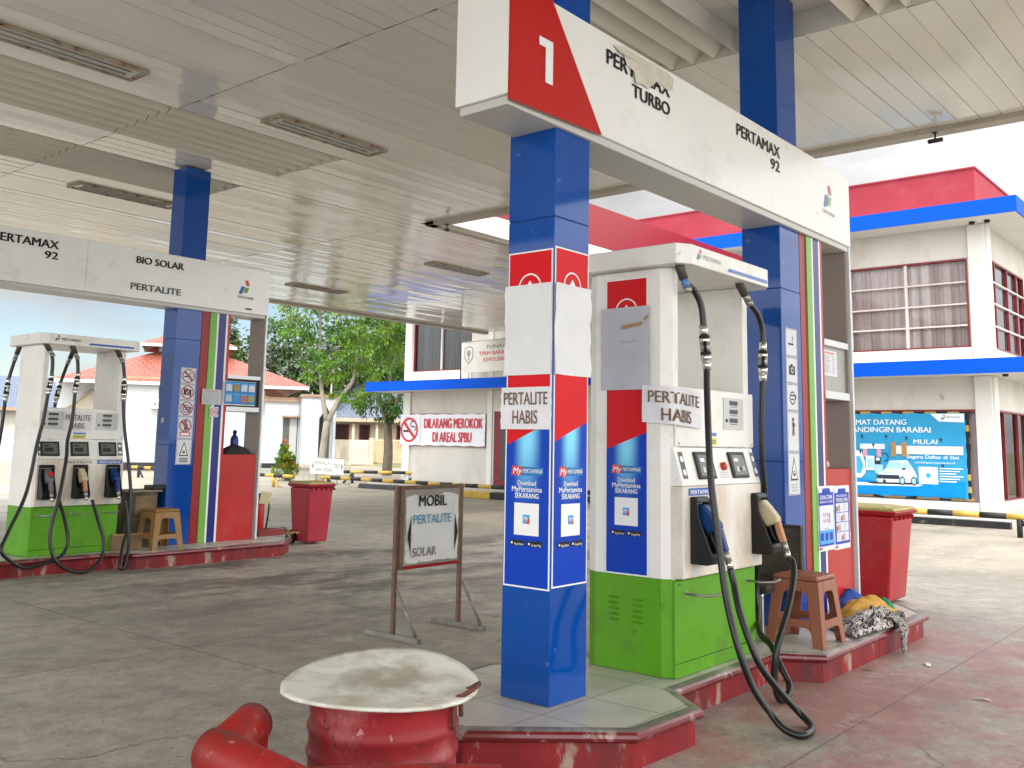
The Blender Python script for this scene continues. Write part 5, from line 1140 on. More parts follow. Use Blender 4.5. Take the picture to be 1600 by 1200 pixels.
def office():
    t = thing('office_building', 'two storey cream station office with blue bands and red parapet', 'building', (26, 14, 0))
    F = Fr((22, 24, 0), (0, -1, 0), (0, 0, 1)); Y = lambda y: 24-y            # facade, a = 24 - y
    S_ = Fr((22, 5.15, 0), (1, 0, 0), (0, 0, 1))
    wT = (Y(8.09+1.3), Y(5.51), 3.61, 5.56); wB = (Y(8.2+1.3), Y(5.45), .31, 2.27); wL = (Y(22.62), Y(20.05), 3.64, 5.5); dL = (Y(19.06), Y(17.6), .10, 2.32); wM = (Y(16.4), Y(13.2), .9, 2.4)
    m = MB(); wall_with_holes(m, F, Y(22.95), Y(5.15), -.1, 6.30, [wT, wB, wL, dL], cream)
    sT = (.22, 3.5, 3.6, 5.56); sB = (.42, 3.6, .34, 2.27)
    wall_with_holes(m, S_, 0, 9, -.1, 6.30, [sT, sB], cream)
    m.raw([(22, 22.95, -.1), (31, 22.95, -.1), (31, 22.95, 6.3), (22, 22.95, 6.3)], [(0, 1, 2, 3)], cream); m.raw([(31, 22.95, -.1), (31, 5.15, -.1), (31, 5.15, 6.3), (31, 22.95, 6.3)], [(0, 1, 2, 3)], cream)
    m.build('wall', t)
    # pilasters and sills
    for y0, y1 in ((5.15, 5.47), (22.66, 22.98), (19.12, 19.32)):
        for z0, z1 in ((.13 if y1 < 16 else .1, 2.975), (3.29, 6.275)): m = MB(); m.box(21.93 if y1 < 18 or y1 > 20 else 21.96, 22.0, y0-(.02 if y1 < 6 else 0), y1, z0, z1, cream2); m.build('pilaster', t, .01)
    for z0, z1 in ((.13, 2.975), (3.29, 6.275)): m = MB(); m.box(22.0, 22.3, 5.08, 5.15, z0, z1, cream2); m.build('pilaster', t, .01)
    for q in ((21.94, 22.0, 5.48, 9.6, 3.30, 3.60), (21.95, 22.0, 5.48, 9.6, .13, .30), (21.95, 22, 20.0, 22.65, 3.3, 3.63)): m = MB(); m.box(*q, cream2); m.build('sill', t, .008)
    for z0, z1 in ((2.98, 3.28), (6.28, 6.61)):
        m = MB(); m.box(21.2, 31.5, 4.34, 24.0, z0, z1, cream2); b = m.build('eave_slab', t, .006)
        m = MB(); m.box(21.17, 21.2, 4.31, 24.03, z0-.005, z1+.005, bandB); m.box(21.2, 31.5, 4.31, 4.34, z0-.005, z1+.005, bandB); m.box(21.2, 31.5, 24.0, 24.03, z0-.005, z1+.005, bandB); m.build('blue_band', t)
    m = MB(); m.box(22.0, 31, 5.28, 22.9, 6.612, 7.54, parR); m.box(21.97, 31.03, 5.25, 22.93, 7.54, 7.575, parR); m.build('parapet', t)
    window(t, F, *wT, [Y(6.82), Y(8.09)], [4.09, 4.56, 5.04], frameR, (frameW, frameW), CURT)
    window(t, F, *wL, [Y(21.36)], [], frameR, (frameW, frameW), CURT2)
    window(t, S_, *sT, [.78, 1.9, 2.8], [4.1, 4.6, 5.08], frameR, (frameR, frameW), CURT2)
    window(t, S_, *sB, [.95, 2.2, 3.0], [], frameR, (frameR, frameW), None)
    # shop window behind the blue banner
    m = MB(); m.slab(F, wB[0], wB[1], wB[2], wB[3], mat('shutter_mauve', (.30, .24, .25), .6, var=.1), -.12, -.08); m.slab(F, wB[0], wB[1], wB[3]-.05, wB[3], frameR, -.08, .01); m.build('boarded_window', t)
    m = MB(); m.slab(F, dL[0], dL[1], dL[2], dL[3], frameR, -.10, -.02); d = m.build('door', t)
    m = MB(); m.slab(F, dL[0]+.28, dL[1]-.2, dL[2]+.15, dL[3]-.18, mat('door_glass', (.05, .06, .065), .1), -.019, -.012); m.build('glass', d)
    m = MB()
    for y, z in ((5.3, 6.22), (5.0, 6.22), (4.8, 2.93)): m = MB(); m.lathe([(.05, z), (.06, z+.03), (.06, z+.055)], 21.7, y, blackP, 14); m.build('eave_lamp', t)
office()
def banner_geo(fr, a0, a1, b0, b1, m, mt, wav=.02, c=.03, nx=30, ny=14, seed=0):
    vs = []; fs = []
    for j in range(ny+1):
        for i in range(nx+1):
            a, b = a0+(a1-a0)*i/nx, b0+(b1-b0)*j/ny; vs.append(fr.p(a+.008*math.sin(j*1.9+seed)*(i in (0, nx)), b+.012*math.sin(i*1.3+seed)*(j in (0, ny)), c+wav*mnoise.noise(Vector((a*2.2, b*2.2, seed)))))
    for j in range(ny):
        for i in range(nx): q = j*(nx+1)+i; fs.append((q, q+1, q+nx+2, q+nx+1))
    m.raw(vs, fs, mt, True)
def banners():
    F = Fr((21.95, 24, 0), (0, -1, 0), (0, 0, 1)); Y = lambda y: 24-y
    vin = mat('banner_vinyl', (.64, .66, .72), .4, var=.05, vs=3, bump=.4, bs=4); bred = mat('banner_red', (.48, .03, .045), .4)
    m = MB(); a0, a1, b0, b1 = Y(23.06), Y(19.35), 1.255, 2.24; banner_geo(F, a0, a1, b0, b1, m, vin, .02, .03); banner_geo(F, a0-.02, a1+.02, b0-.02, b1+.02, m, mat('banner_back', (.25, .12, .1), .6), .0, .004, 4, 4)
    c = .046; cx, cy = a0+.42, (b0+b1)/2
    m.arc(F, cx, cy, .33, .40, bred, c, n=36); k = .26; m.poly(F, [(cx-k-.035, cy+k-.035), (cx-k+.035, cy+k+.035), (cx+k+.035, cy-k+.035), (cx+k-.035, cy-k-.035)], bred, c+.003)
    m.rect(F, cx-.27, cx+.10, cy-.075, cy-.01, blackT, c-.002); m.arc(F, cx+.15, cy+.18, .08, .11, blackT, c-.002, 60, 300, 10); m.arc(F, cx+.2, cy+.03, .07, .10, blackT, c-.002, -60, 120, 10)
    m.rect(F, a0+.93, a0+.945, b0+.02, b1-.02, greyL, c)
    m.text(F, 'DILARANG MEROKOK', bred, a0+1.1, cy+.06, a1-.1, h=.30, c=c, bold=.03); m.text(F, 'DI AREAL SPBU', bred, a0+1.5, cy-.37, a1-.55, h=.30, c=c, bold=.03)
    tag(m.build('no_smoking_banner'), 'white banner with red no smoking words on the office wall', 'banner')
    # welcome banner
    bl = mat('banner_sky_blue', (.035, .30, .55), .5, spec=.1, var=.12, vs=1.5, bump=.4, bs=3); bl2 = mat('banner_deep_blue', (.005, .22, .60), .5, spec=.1, var=.08, vs=2)
    F = Fr((21.98, 24, 0), (0, -1, 0), (0, 0, 1)); m = MB(); a0, a1, b0, b1 = Y(9.35), Y(5.69), .375, 2.19
    banner_geo(F, a0, a1, b0, b1, m, bl, .02, .02, 40, 18, 3)
    c = .036; wp = mat('banner_print_white', (.66, .74, .78), .4)
    R = lambda x0, x1, y0, y1, mt, d=0: m.rect(F, Y(x0), Y(x1), y0, y1, mt, c+d)
    m.poly(F, [(a0, b0+.02), (a1-.06, b0+.02), (a1-.05, b0+.36), (a0+1.8, b0+.30), (a0, b0+.5)], bl2, c-.002)
    m.text(F, 'SELAMAT DATANG', wp, Y(8.40), 1.94, Y(6.91), h=.115, c=c, bold=.02, dbl=.006); m.text(F, 'SPBU MANDINGIN BARABAI', wp, Y(8.74), 1.77, Y(6.40), h=.118, c=c, bold=.02, dbl=.006)
    m.text(F, 'MULAI', wp, Y(6.77), 1.52, Y(6.27), h=.098, c=c, bold=.02, dbl=.005)
    m.rect(F, Y(7.17), Y(5.75), 1.295, 1.478, mat('banner_patch', (.62, .62, .64), .5, bump=.4, bs=5), c+.001)
    for y in (7.20, 6.97): m.rect(F, Y(y)-.06, Y(y)+.05, 1.24, 1.56, tapeM, c+.004)
    m.text(F, 'Segera Daftar di Sini', wp, Y(6.93), 1.205, Y(5.85), h=.072, c=c, bold=.025, dbl=.004); m.text(F, 'subsiditepat.mypertamina.id', wp, Y(6.76), 1.10, Y(5.93), h=.045, c=c)
    m.rect(F, Y(6.686), Y(6.286), .663, 1.026, wp, c); m.disc(F, Y(6.486), .845, .055, ptB2, c+.002)
    for j in range(6): m.rect(F, Y(6.25), Y(5.77+.07*(j % 3)), .99-j*.055, 1.012-j*.055, wp, c)
    m.poly(F, [(Y(6.40), b1-.01), (a1-.01, b1-.01), (a1-.02, b1-.20), (Y(6.22), b1-.18)], wp, c); logo(m, F, Y(6.18), b1-.145, .11, LOGO, c+.002); m.text(F, 'PERTAMINA', greyT, Y(6.06), b1-.11, Y(5.78), h=.042, c=c+.002)
    # printed pump and car
    pinkb = mat('banner_pink', (.55, .28, .36), .5); dkb = mat('banner_dark', (.02, .03, .05), .5); pal = mat('banner_pale_blue', (.30, .55, .68), .5)
    R = lambda x0, x1, y0, y1, mt, d=0: m.rect(F, Y(x0), Y(x1), y0, y1, mt, c+d)
    R(7.95, 7.40, 1.40, 1.51, wp); R(7.89, 7.79, 1.22, 1.40, pinkb); R(7.58, 7.48, 1.22, 1.40, pinkb); R(7.83, 7.64, .92, 1.24, wp, .001); R(7.80, 7.67, .97, 1.18, pal, .003); R(7.62, 7.50, 1.06, 1.22, dkb, .001); R(7.60, 7.52, 1.14, 1.20, wp, .003); R(7.63, 7.45, .86, 1.05, pal, .001)
    m.arc(F, Y(7.42), 1.22, .08, .10, dkb, c, -90, 120, 10)
    m.poly(F, [(a0, .62), (a0, .56), (Y(6.7), .60), (Y(6.6), .64), (Y(7.2), .66)], wp, c+.001); m.poly(F, [(Y(7.9), .66), (Y(7.7), .62), (Y(6.75), .63), (Y(6.72), .68)], dkb, c+.0015)
    car = [(Y(7.60), .70), (Y(7.58), .84), (Y(7.42), .93), (Y(7.30), 1.14), (Y(6.92), 1.16), (Y(6.80), .98), (Y(6.73), .84), (Y(6.74), .68), (Y(7.56), .66)]
    m.poly(F, car, wp, c+.002); m.poly(F, [(Y(7.40), .97), (Y(7.29), 1.12), (Y(7.06), 1.13), (Y(7.05), .97)], pal, c+.004); m.poly(F, [(Y(7.01), .98), (Y(7.0), 1.13), (Y(6.92), 1.13), (Y(6.83), .98)], pal, c+.004)
    R(7.59, 7.10, .74, .83, dkb, .004); R(7.04, 6.96, .95, .99, dkb, .006); R(7.42, 7.25, .86, .90, pal, .004)
    for y in (7.04, 6.79): m.disc(F, Y(y), .71, .095, dkb, c+.005, sx=.7); m.disc(F, Y(y), .71, .065, pal, c+.006, sx=.7)
    m.disc(F, Y(7.43), .68, .05, dkb, c+.005, sx=.7)
    m.poly(F, [(Y(8.3), .78), (Y(8.3), 1.34), (Y(7.93), 1.36), (Y(7.85), 1.1), (Y(7.84), .86), (Y(7.95), .74)], wp, c+.002); m.poly(F, [(Y(8.28), .86), (Y(8.2), 1.22), (Y(7.96), 1.23), (Y(7.88), 1.02), (Y(7.95), .84)], ptB2, c+.004)
    for y, z in ((7.90, 1.66), (7.36, 1.66), (6.92, 1.63), (6.20, 1.60), (6.18, 1.04), (7.65, 1.46), (7.95, 1.31)): m.poly(F, [(Y(y)-.03, z+.05), (Y(y)+.03, z+.05), (Y(y)+.01, z-.04)], dkb, c+.006)
    tag(m.build('welcome_banner'), 'light blue welcome banner with printed car covering an office window', 'banner')
    m = MB(); rnd = random.Random(8)
    F2 = Fr((21.985, 24, 0), (0, -1, 0), (0, 0, 1))
    yel = mat('strip_yellow', (.45, .30, .05), .5)
    for i in range(16):
        a = a0+(a1-a0+.12)*i/16; m.rect(F2, a, a+(a1-a0)/16, b1-.02, b1+.03+.02*rnd.random(), blackT if i % 2 else yel, .004); m.rect(F2, a, a+(a1-a0)/16, b0-.04, b0+.03, blackT if i % 3 == 1 else tapeM, .004)
    for i in range(14): z = b0+(b1-b0)*i/14; m.rect(F2, a1-.02, a1+.05+.04*rnd.random(), z, z+(b1-b0)/14, blackT if rnd.random() < .75 else yel, .006)
    tag(m.build('tattered_backing'), 'tattered black and yellow strips round the edge of the welcome banner', 'backing strip')
    # emblem board on the ledge
    t = thing('sign_board', 'white board with grey emblem standing on the blue ledge', 'sign', (21.4, 18.8, 3.29))
    F = Fr((21.35, 19.86, 3.29), (0, -1, .02), (0, 0, 1)); m = MB(); m.slab(F, 0, 2.2, .17, 1.10, mat('board_white', (.60, .59, .54), .5, var=.08, vs=3), 0, .02); m.build('board', t)
    m = MB(); m.slab(F, -.03, 0, -.0, 1.12, blackP, 0, .03); m.slab(F, 2.2, 2.23, 0, 1.12, blackP, 0, .03); m.slab(F, 0, 2.2, 1.10, 1.125, steel, 0, .03); m.slab(F, .3, .33, 0, .17, steel, 0, .02); m.slab(F, 1.8, 1.83, 0, .17, steel, 0, .02); m.build('frame', t)
    m = MB(); eg = mat('emblem_grey', (.28, .29, .30), .5)
    m.poly(F, [(.13, .93), (.13, .60), (.31, .42), (.49, .60), (.49, .93), (.31, .99)], eg, .022); m.poly(F, [(.17, .90), (.17, .62), (.31, .48), (.45, .62), (.45, .90), (.31, .95)], MATS['board_white'], .024); m.disc(F, .31, .78, .08, eg, .026); m.rect(F, .28, .34, .55, .74, eg, .026)
    m.text(F, 'TUNAS', greyT, 1.0, .86, 1.75, h=.10, c=.022, bold=.02); m.text(F, 'TPRM BARABAI', bred, .72, .66, 2.0, h=.12, c=.022, bold=.02); m.text(F, 'KEPOLISIAN', bred, .92, .47, 1.85, h=.12, c=.022, bold=.02); m.build('lettering', t)
banners()

# ================================================================ BARRIERS, DIRECTION SIGN, BITS ON THE FORECOURT
yel = mat('barrier_yellow', (.50, .34, .06), .5, var=.15, vs=8, dirt=(.3, .25, .18), da=.5, ds=9); blk = mat('barrier_black', (.022, .022, .025), .5, var=.3, vs=8)
def barrier(p, q, posts, label, z=.33, r=.05, band=.42, start=0, pm=None):
    p = Vector((*p, 0)); q = Vector((*q, 0)); d = (q-p).normalized(); L_ = (q-p).length; n = Vector((-d.y, d.x, 0)); c = (p+q)/2
    t = thing('striped_barrier', label, 'barrier', c, 'yellow and black striped low barriers')
    m = MB(); k = max(1, round(L_/band))
    for i in range(k): m.tube([p+d*(L_*i/k)+Vector((0, 0, z)), p+d*(L_*(i+1)/k)+Vector((0, 0, z))], r, yel if (i+start) % 2 else blk, 14, False)
    m.build('rail', t)
    for f, mt in posts:
        b = p+d*f*L_; m = MB(); m.tube([b, b+Vector((0, 0, z))], .045, mt, 10, False); m.tube([b-d*.30+n*.0, b+Vector((0, 0, z*.85))], .035, mt, 8, False); m.build('post', t)
barrier((17.5, 12.2), (17.55, 21.6), [(.97, blk), (.5, blk), (.03, blk)], 'long striped barrier in front of the office no smoking banner')
barrier((17.0, 22.2), (17.1, 31.2), [(.10, yel), (.95, blk)], 'striped barrier with yellow post before the clipped shrub', start=1)
barrier((20.3, 24.3), (22.2, 22.4), [(.2, blk), (.95, blk)], 'short striped barrier by the trunk of the big tree', z=.36)
barrier((17.6, 1.9), (17.6, 6.9), [(.38, blk), (.95, yel)], 'striped barrier before the welcome banner at right', start=1, band=.40)
m = MB(); m.box(18.0, 18.25, 15.7, 16.75, 0, .17, yel); tag(m.build('kerb_block', bevel=.02), 'yellow painted kerb block at the office corner', 'kerb block')
m = MB(); m.box(18.0, 18.25, 14.6, 15.69, 0, .17, blk); tag(m.build('kerb_block', bevel=.02), 'black painted kerb block next to the yellow one', 'kerb block')
m = MB(); m.prism([(0, 0), (.22, 0), (.17, .13), (.05, .13)], 0, 1.6, 'y', blk); o = m.build('wheel_stop', bevel=.01); o.location = (18.9, 20.7, 0); tag(o, 'black wheel stop bar lying before the office wall', 'wheel stop')
def dirsign():
    P0 = Vector((19.04, 23.18, 0)); u = Vector((.773, -.635, -.03)); F = Fr(P0, u, (0, 0, 1)); t = thing('direction_sign', 'small white prayer room and toilet direction sign on a wire stand', 'sign', P0)
    w = mat('direction_white', (.66, .68, .67), .5, var=.05); g = mat('direction_letter', (.20, .22, .18), .6)
    m = MB(); m.slab(F, -.53, .48, .34, .80, w, 0, .03); m.build('board', t)
    m = MB(); c = .033
    m.text(F, 'MUSHALLA', g, -.40, .62, .06, h=.11, c=c); m.text(F, 'TEMPAT WUDHU', g, -.40, .41, .12, h=.11, c=c); m.text(F, 'TOILET', g, .17, .52, .37, h=.13, c=c); m.rect(F, .135, .145, .38, .76, g, c)
    m.poly(F, [(-.42, .46), (-.42, .68), (-.49, .57)], g, c); m.poly(F, [(.40, .46), (.47, .57), (.40, .68)], g, c); m.build('lettering', t)
    m = MB()
    for a in (-.35, .3): m.tube([F.p(a, 0, -.02), F.p(a, .78, -.02)], .014, steel, 8, False)
    for a in (-.7, -.55, .55, .68): m.tube([F.p(a, 0, -.1), F.p(a, .82, -.1)], .006, steel, 6, False)
    for z in (.05, .3, .55, .82): m.tube([F.p(-.75, z, -.1), F.p(.7, z, -.1)], .005, steel, 6, False)
    m.build('stand', t)
dirsign()

for px_, py_, a_, lb in ((6.75, 2.05, .5, 'small white paper scrap on the ground below the batik corner'), (6.05, 1.55, 1.9, 'torn white scrap lying alone on the pinkish forecourt'), (1.9, 5.2, 2.6, 'small pale scrap on the open concrete left of the drum')):
    m = MB(); c_, q_ = math.cos(a_), math.sin(a_); m.raw([(px_+x*c_-y*q_, py_+x*q_+y*c_, z) for x, y, z in ((-.05, -.012, .004), (0, -.02, .012), (.05, -.01, .005), (.045, .012, .009), (0, .015, .018), (-.045, .014, .006))], [(0, 1, 4, 5), (1, 2, 3, 4)], paperM); tag(m.build('paper_scrap'), lb, 'paper scrap')
# ================================================================ MOSQUE, HOUSES
mwhite = mat('mosque_white', (.52, .56, .58), .75, var=.05, vs=.8, dirt=(.45, .45, .43), da=.4, ds=1.5, dlo=.6); trimT = mat('cornice_tan', (.38, .25, .17), .7, var=.15); darkP = mat('plinth_black_tile', (.03, .028, .03), .3)
def tile_roof(nm, c):
    m = bpy.data.materials.new(nm); m.use_nodes = True; n = m.node_tree.nodes; l = m.node_tree.links; p = n['Principled BSDF']; p.inputs['Roughness'].default_value = .5
    u = n.new('ShaderNodeUVMap'); u.uv_map = 'UVMap'; b = n.new('ShaderNodeTexBrick'); b.inputs['Scale'].default_value = 1; b.inputs['Brick Width'].default_value = .30; b.inputs['Row Height'].default_value = .34; b.inputs['Mortar Size'].default_value = .022; b.inputs['Mortar Smooth'].default_value = .6
    b.inputs['Color1'].default_value = (*c, 1); b.inputs['Color2'].default_value = (*[x*.8 for x in c], 1); b.inputs['Mortar'].default_value = (*[x*.35 for x in c], 1); l.new(u.outputs[0], b.inputs['Vector']); l.new(b.outputs['Color'], p.inputs['Base Color'])
    s = n.new('ShaderNodeSeparateXYZ'); l.new(u.outputs[0], s.inputs[0]); f = n.new('ShaderNodeMath'); f.operation = 'MULTIPLY'; f.inputs[1].default_value = 1/.34; l.new(s.outputs[1], f.inputs[0]); g = n.new('ShaderNodeMath'); g.operation = 'FRACT'; l.new(f.outputs[0], g.inputs[0])
    bu = n.new('ShaderNodeBump'); bu.inputs['Strength'].default_value = .8; bu.inputs['Distance'].default_value = .05; bu.invert = True; l.new(g.outputs[0], bu.inputs['Height']); l.new(bu.outputs[0], p.inputs['Normal']); return m
SALMON = tile_roof('roof_tile_salmon', (.29, .085, .055)); SLATE = tile_roof('roof_tile_slate', (.10, .14, .22)); GREYT = tile_roof('roof_tile_grey', (.16, .19, .24))
def roof(polys, name, parent, mt, th=.08):
    """each polygon is a roof plane; tile rows follow its slope"""
    m = MB(); uvs = []
    for P in polys:
        P = [Vector(p) for p in P]; n = (P[1]-P[0]).cross(P[2]-P[0]).normalized()
        if n.z < 0: P = P[::-1]; n = -n
        h = Vector((0, 0, 1)).cross(n); h = h.normalized() if h.length > 1e-6 else Vector((1, 0, 0)); s = n.cross(h)
        m.raw(P, [tuple(range(len(P)))], mt); uvs.append([(p.dot(h), p.dot(s)) for p in P])
    o = m.build(name, parent); ul = o.data.uv_layers.new(name='UVMap')
    for p, q in zip(o.data.polygons, uvs):
        for li, w in zip(p.loop_indices, q): ul.data[li].uv = w
    s = o.modifiers.new('thick', 'SOLIDIFY'); s.thickness = th; s.offset = -1; return o
class LF:
    """local frame of a far building: a to the right, d away, z up"""
    def __init__(s, o, u): s.o = Vector((*o, 0)); s.u = Vector((*u, 0)).normalized(); s.n = Vector((-s.u.y, s.u.x, 0))
    def p(s, a, d, z): return s.o+s.u*a+s.n*d+Vector((0, 0, z))
    def box(s, m, a0, a1, d0, d1, z0, z1, mt):
        vs = [s.p(a, d, z) for a in (a0, a1) for d in (d0, d1) for z in (z0, z1)]; m.raw(vs, [(0, 1, 3, 2), (4, 6, 7, 5), (0, 4, 5, 1), (2, 3, 7, 6), (0, 2, 6, 4), (1, 5, 7, 3)], mt)
    def face(s, d): return Fr(s.p(0, d, 0), s.u, (0, 0, 1))
def hip(L_, a0, a1, d0, d1, z0, b0, b1, e0, e1, z1):
    A = [L_.p(a0, d0, z0), L_.p(a1, d0, z0), L_.p(a1, d1, z0), L_.p(a0, d1, z0)]; B = [L_.p(b0, e0, z1), L_.p(b1, e0, z1), L_.p(b1, e1, z1), L_.p(b0, e1, z1)]
    return [(A[i], A[(i+1) % 4], B[(i+1) % 4], B[i]) for i in range(4)]
def mosque():
    M_ = LF((21.93, 35.82), (.853, -.522)); t = thing('mosque', 'white mosque with two tier salmon tiled roof behind the left sign gate', 'mosque', M_.p(1, 4, 0))
    m = MB(); M_.box(m, -2.4, -1.2, -.2, 8, .0, 3.70, mwhite); M_.box(m, -1.2, 3.1, .35, 8, 0, 3.4, mwhite); M_.box(m, 3.1, 4.55, .0, 7, 0, 2.95, mwhite); M_.box(m, -5.2, -2.4, 1.2, 8, 0, 3.66, mwhite); m.build('wall', t)
    m = MB(); M_.box(m, -2.46, -1.14, -.26, .3, 3.701, 3.80, trimT); M_.box(m, -5.25, -2.46, 1.14, 1.5, 3.661, 3.78, trimT); M_.box(m, 3.0, 4.7, -.12, .2, 2.951, 3.14, trimT); M_.box(m, -1.139, 3.0, .2, .5, 3.401, 3.5, trimT); m.build('cornice', t)
    m = MB(); M_.box(m, -2.44, -1.16, -.24, 0, .02, .33, darkP); M_.box(m, -1.15, 3.06, .31, .4, .02, .33, darkP); M_.box(m, 3.07, 4.6, -.04, .05, .14, .34, darkP); m.build('plinth', t)
    m = MB(); M_.box(m, 2.6, 6.2, -.9, -.05, -.1, .13, mat('step_grey', (.35, .34, .32), .8, var=.1)); m.build('step', t)
    # roofs
    c = (-.1, 4.3)
    roof(hip(M_, c[0]-5.0, c[0]+4.95, -.45, 9.0, 3.62, c[0]-1.35, c[0]+1.35, 3.0, 5.6, 5.12), 'roof', t, SALMON)
    m = MB(); M_.box(m, c[0]-1.3, c[0]+1.3, 3.05, 5.55, 4.9, 5.42, mwhite); m.build('roof_neck', t)
    roof(hip(M_, c[0]-2.05, c[0]+2.0, 2.2, 6.4, 5.42, c[0]-.05, c[0]+.05, 4.25, 4.35, 6.35), 'upper_roof', t, SALMON)
    m = MB(); M_.box(m, c[0]-5.0, c[0]+4.95, -.47, -.40, 3.46, 3.60, mwhite); M_.box(m, c[0]-2.05, c[0]+2, 2.17, 2.22, 5.28, 5.41, mwhite); m.build('eave_board', t)
    # gabled side porch at left
    ga = MB(); gm = mat('gable_cream', (.46, .42, .34), .8, var=.1); ga.raw([M_.p(-4.7, .9, 0), M_.p(-3.0, .9, 0), M_.p(-3.0, .9, 2.45), M_.p(-3.85, .9, 3.15), M_.p(-4.7, .9, 2.45), M_.p(-4.7, 1.2, 0), M_.p(-3.0, 1.2, 0), M_.p(-3.0, 1.2, 2.45), M_.p(-3.85, 1.2, 3.15), M_.p(-4.7, 1.2, 2.45)], [(0, 1, 2, 3, 4), (9, 8, 7, 6, 5), (1, 6, 7, 2), (2, 7, 8, 3), (3, 8, 9, 4), (4, 9, 5, 0)], gm); ga.build('gable', t)
    ga = MB()
    for a, b in ((-4.85, 2.38), (-2.85, 2.38)): ga.tube([M_.p(a, .85, b), M_.p(-3.85, .85, 3.22)], .07, gm, 6, False)
    ga.build('gable_moulding', t)
    # green awning, window, air conditioner
    m = MB(); m.raw([M_.p(-1.65, -.1, 3.22), M_.p(.3, -.1, 3.22), M_.p(.3, .36, 3.42), M_.p(-1.65, .36, 3.42), M_.p(-1.65, -.1, 3.13), M_.p(.3, -.1, 3.13), M_.p(.3, .36, 3.13), M_.p(-1.65, .36, 3.13)], [(0, 1, 2, 3), (4, 5, 1, 0), (7, 6, 5, 4), (0, 3, 7, 4), (1, 5, 6, 2)], mat('awning_green', (.09, .25, .10), .5, var=.15)); M_.box(m, -1.45, .2, .0, .34, 3.0, 3.129, trimT); m.build('awning', t)
    m = MB(); M_.box(m, -1.19, .1, .25, .349, .75, 2.36, gm); w = m.build('window', t); m = MB(); m.rect(M_.face(.249), -1.12, .02, .83, 2.28, mat('lace_curtain', (.45, .44, .42), .5, var=.1, vs=8), .001); m.build('pane', w)
    a = MB(); M_.box(a, -1.46, -.98, -.52, -.22, 2.50, 2.88, mat('ac_white', (.66, .66, .63), .4)); ac = a.build('air_conditioner', t, .015); a = MB(); a.arc(M_.face(-.521), -1.29, 2.69, .04, .15, greyL, .002); a.disc(M_.face(-.521), -1.29, 2.69, .04, greyT, .003); a.build('fan_grille', ac)
    # side wing door with small canopy
    m = MB(); M_.box(m, 3.87, 4.5, -.012, .1, .36, 2.27, mat('door_shade', (.10, .10, .095), .6)); d = m.build('door', t); m = MB(); M_.box(m, 4.15, 4.45, -.03, -.013, .36, 2.25, mat('door_leaf', (.42, .42, .40), .6)); m.build('door_leaf', d)
    m = MB(); M_.box(m, 3.82, 4.82, -.32, -.013, 2.29, 2.36, trimT); m.build('door_canopy', t)
    # porch with pointed arches
    m = MB(); pts = [(4.56, .34), (4.56, 3.14), (5.95, 3.14), (5.95, .34), (5.85, .34), (5.85, 2.25), (5.55, 2.75), (5.25, 2.25), (5.25, .34)]
    vs = [M_.p(a, d, z) for d in (-1.1, -.85) for a, z in pts]; k = len(pts); m.raw(vs, [(0, 1, 6, 7, 8), (1, 2, 5, 6), (2, 3, 4, 5), (k+8, k+7, k+6, k+1, k), (k+6, k+5, k+2, k+1), (k+5, k+4, k+3, k+2)]+[(i, k+i, k+(i+1) % k, (i+1) % k) for i in range(k)], mwhite)
    M_.box(m, 4.56, 4.70, -.849, 2, .34, 3.14, mwhite); M_.box(m, 5.8, 5.95, -.5, 2, .34, 3.14, mwhite); M_.box(m, 4.56, 5.95, 1.9, 2.1, .34, 3.14, mwhite); m.build('porch', t)
    m = MB(); M_.box(m, 4.48, 6.03, -1.18, 2.1, 3.141, 3.25, trimT); m.build('porch_cornice', t)
mosque()
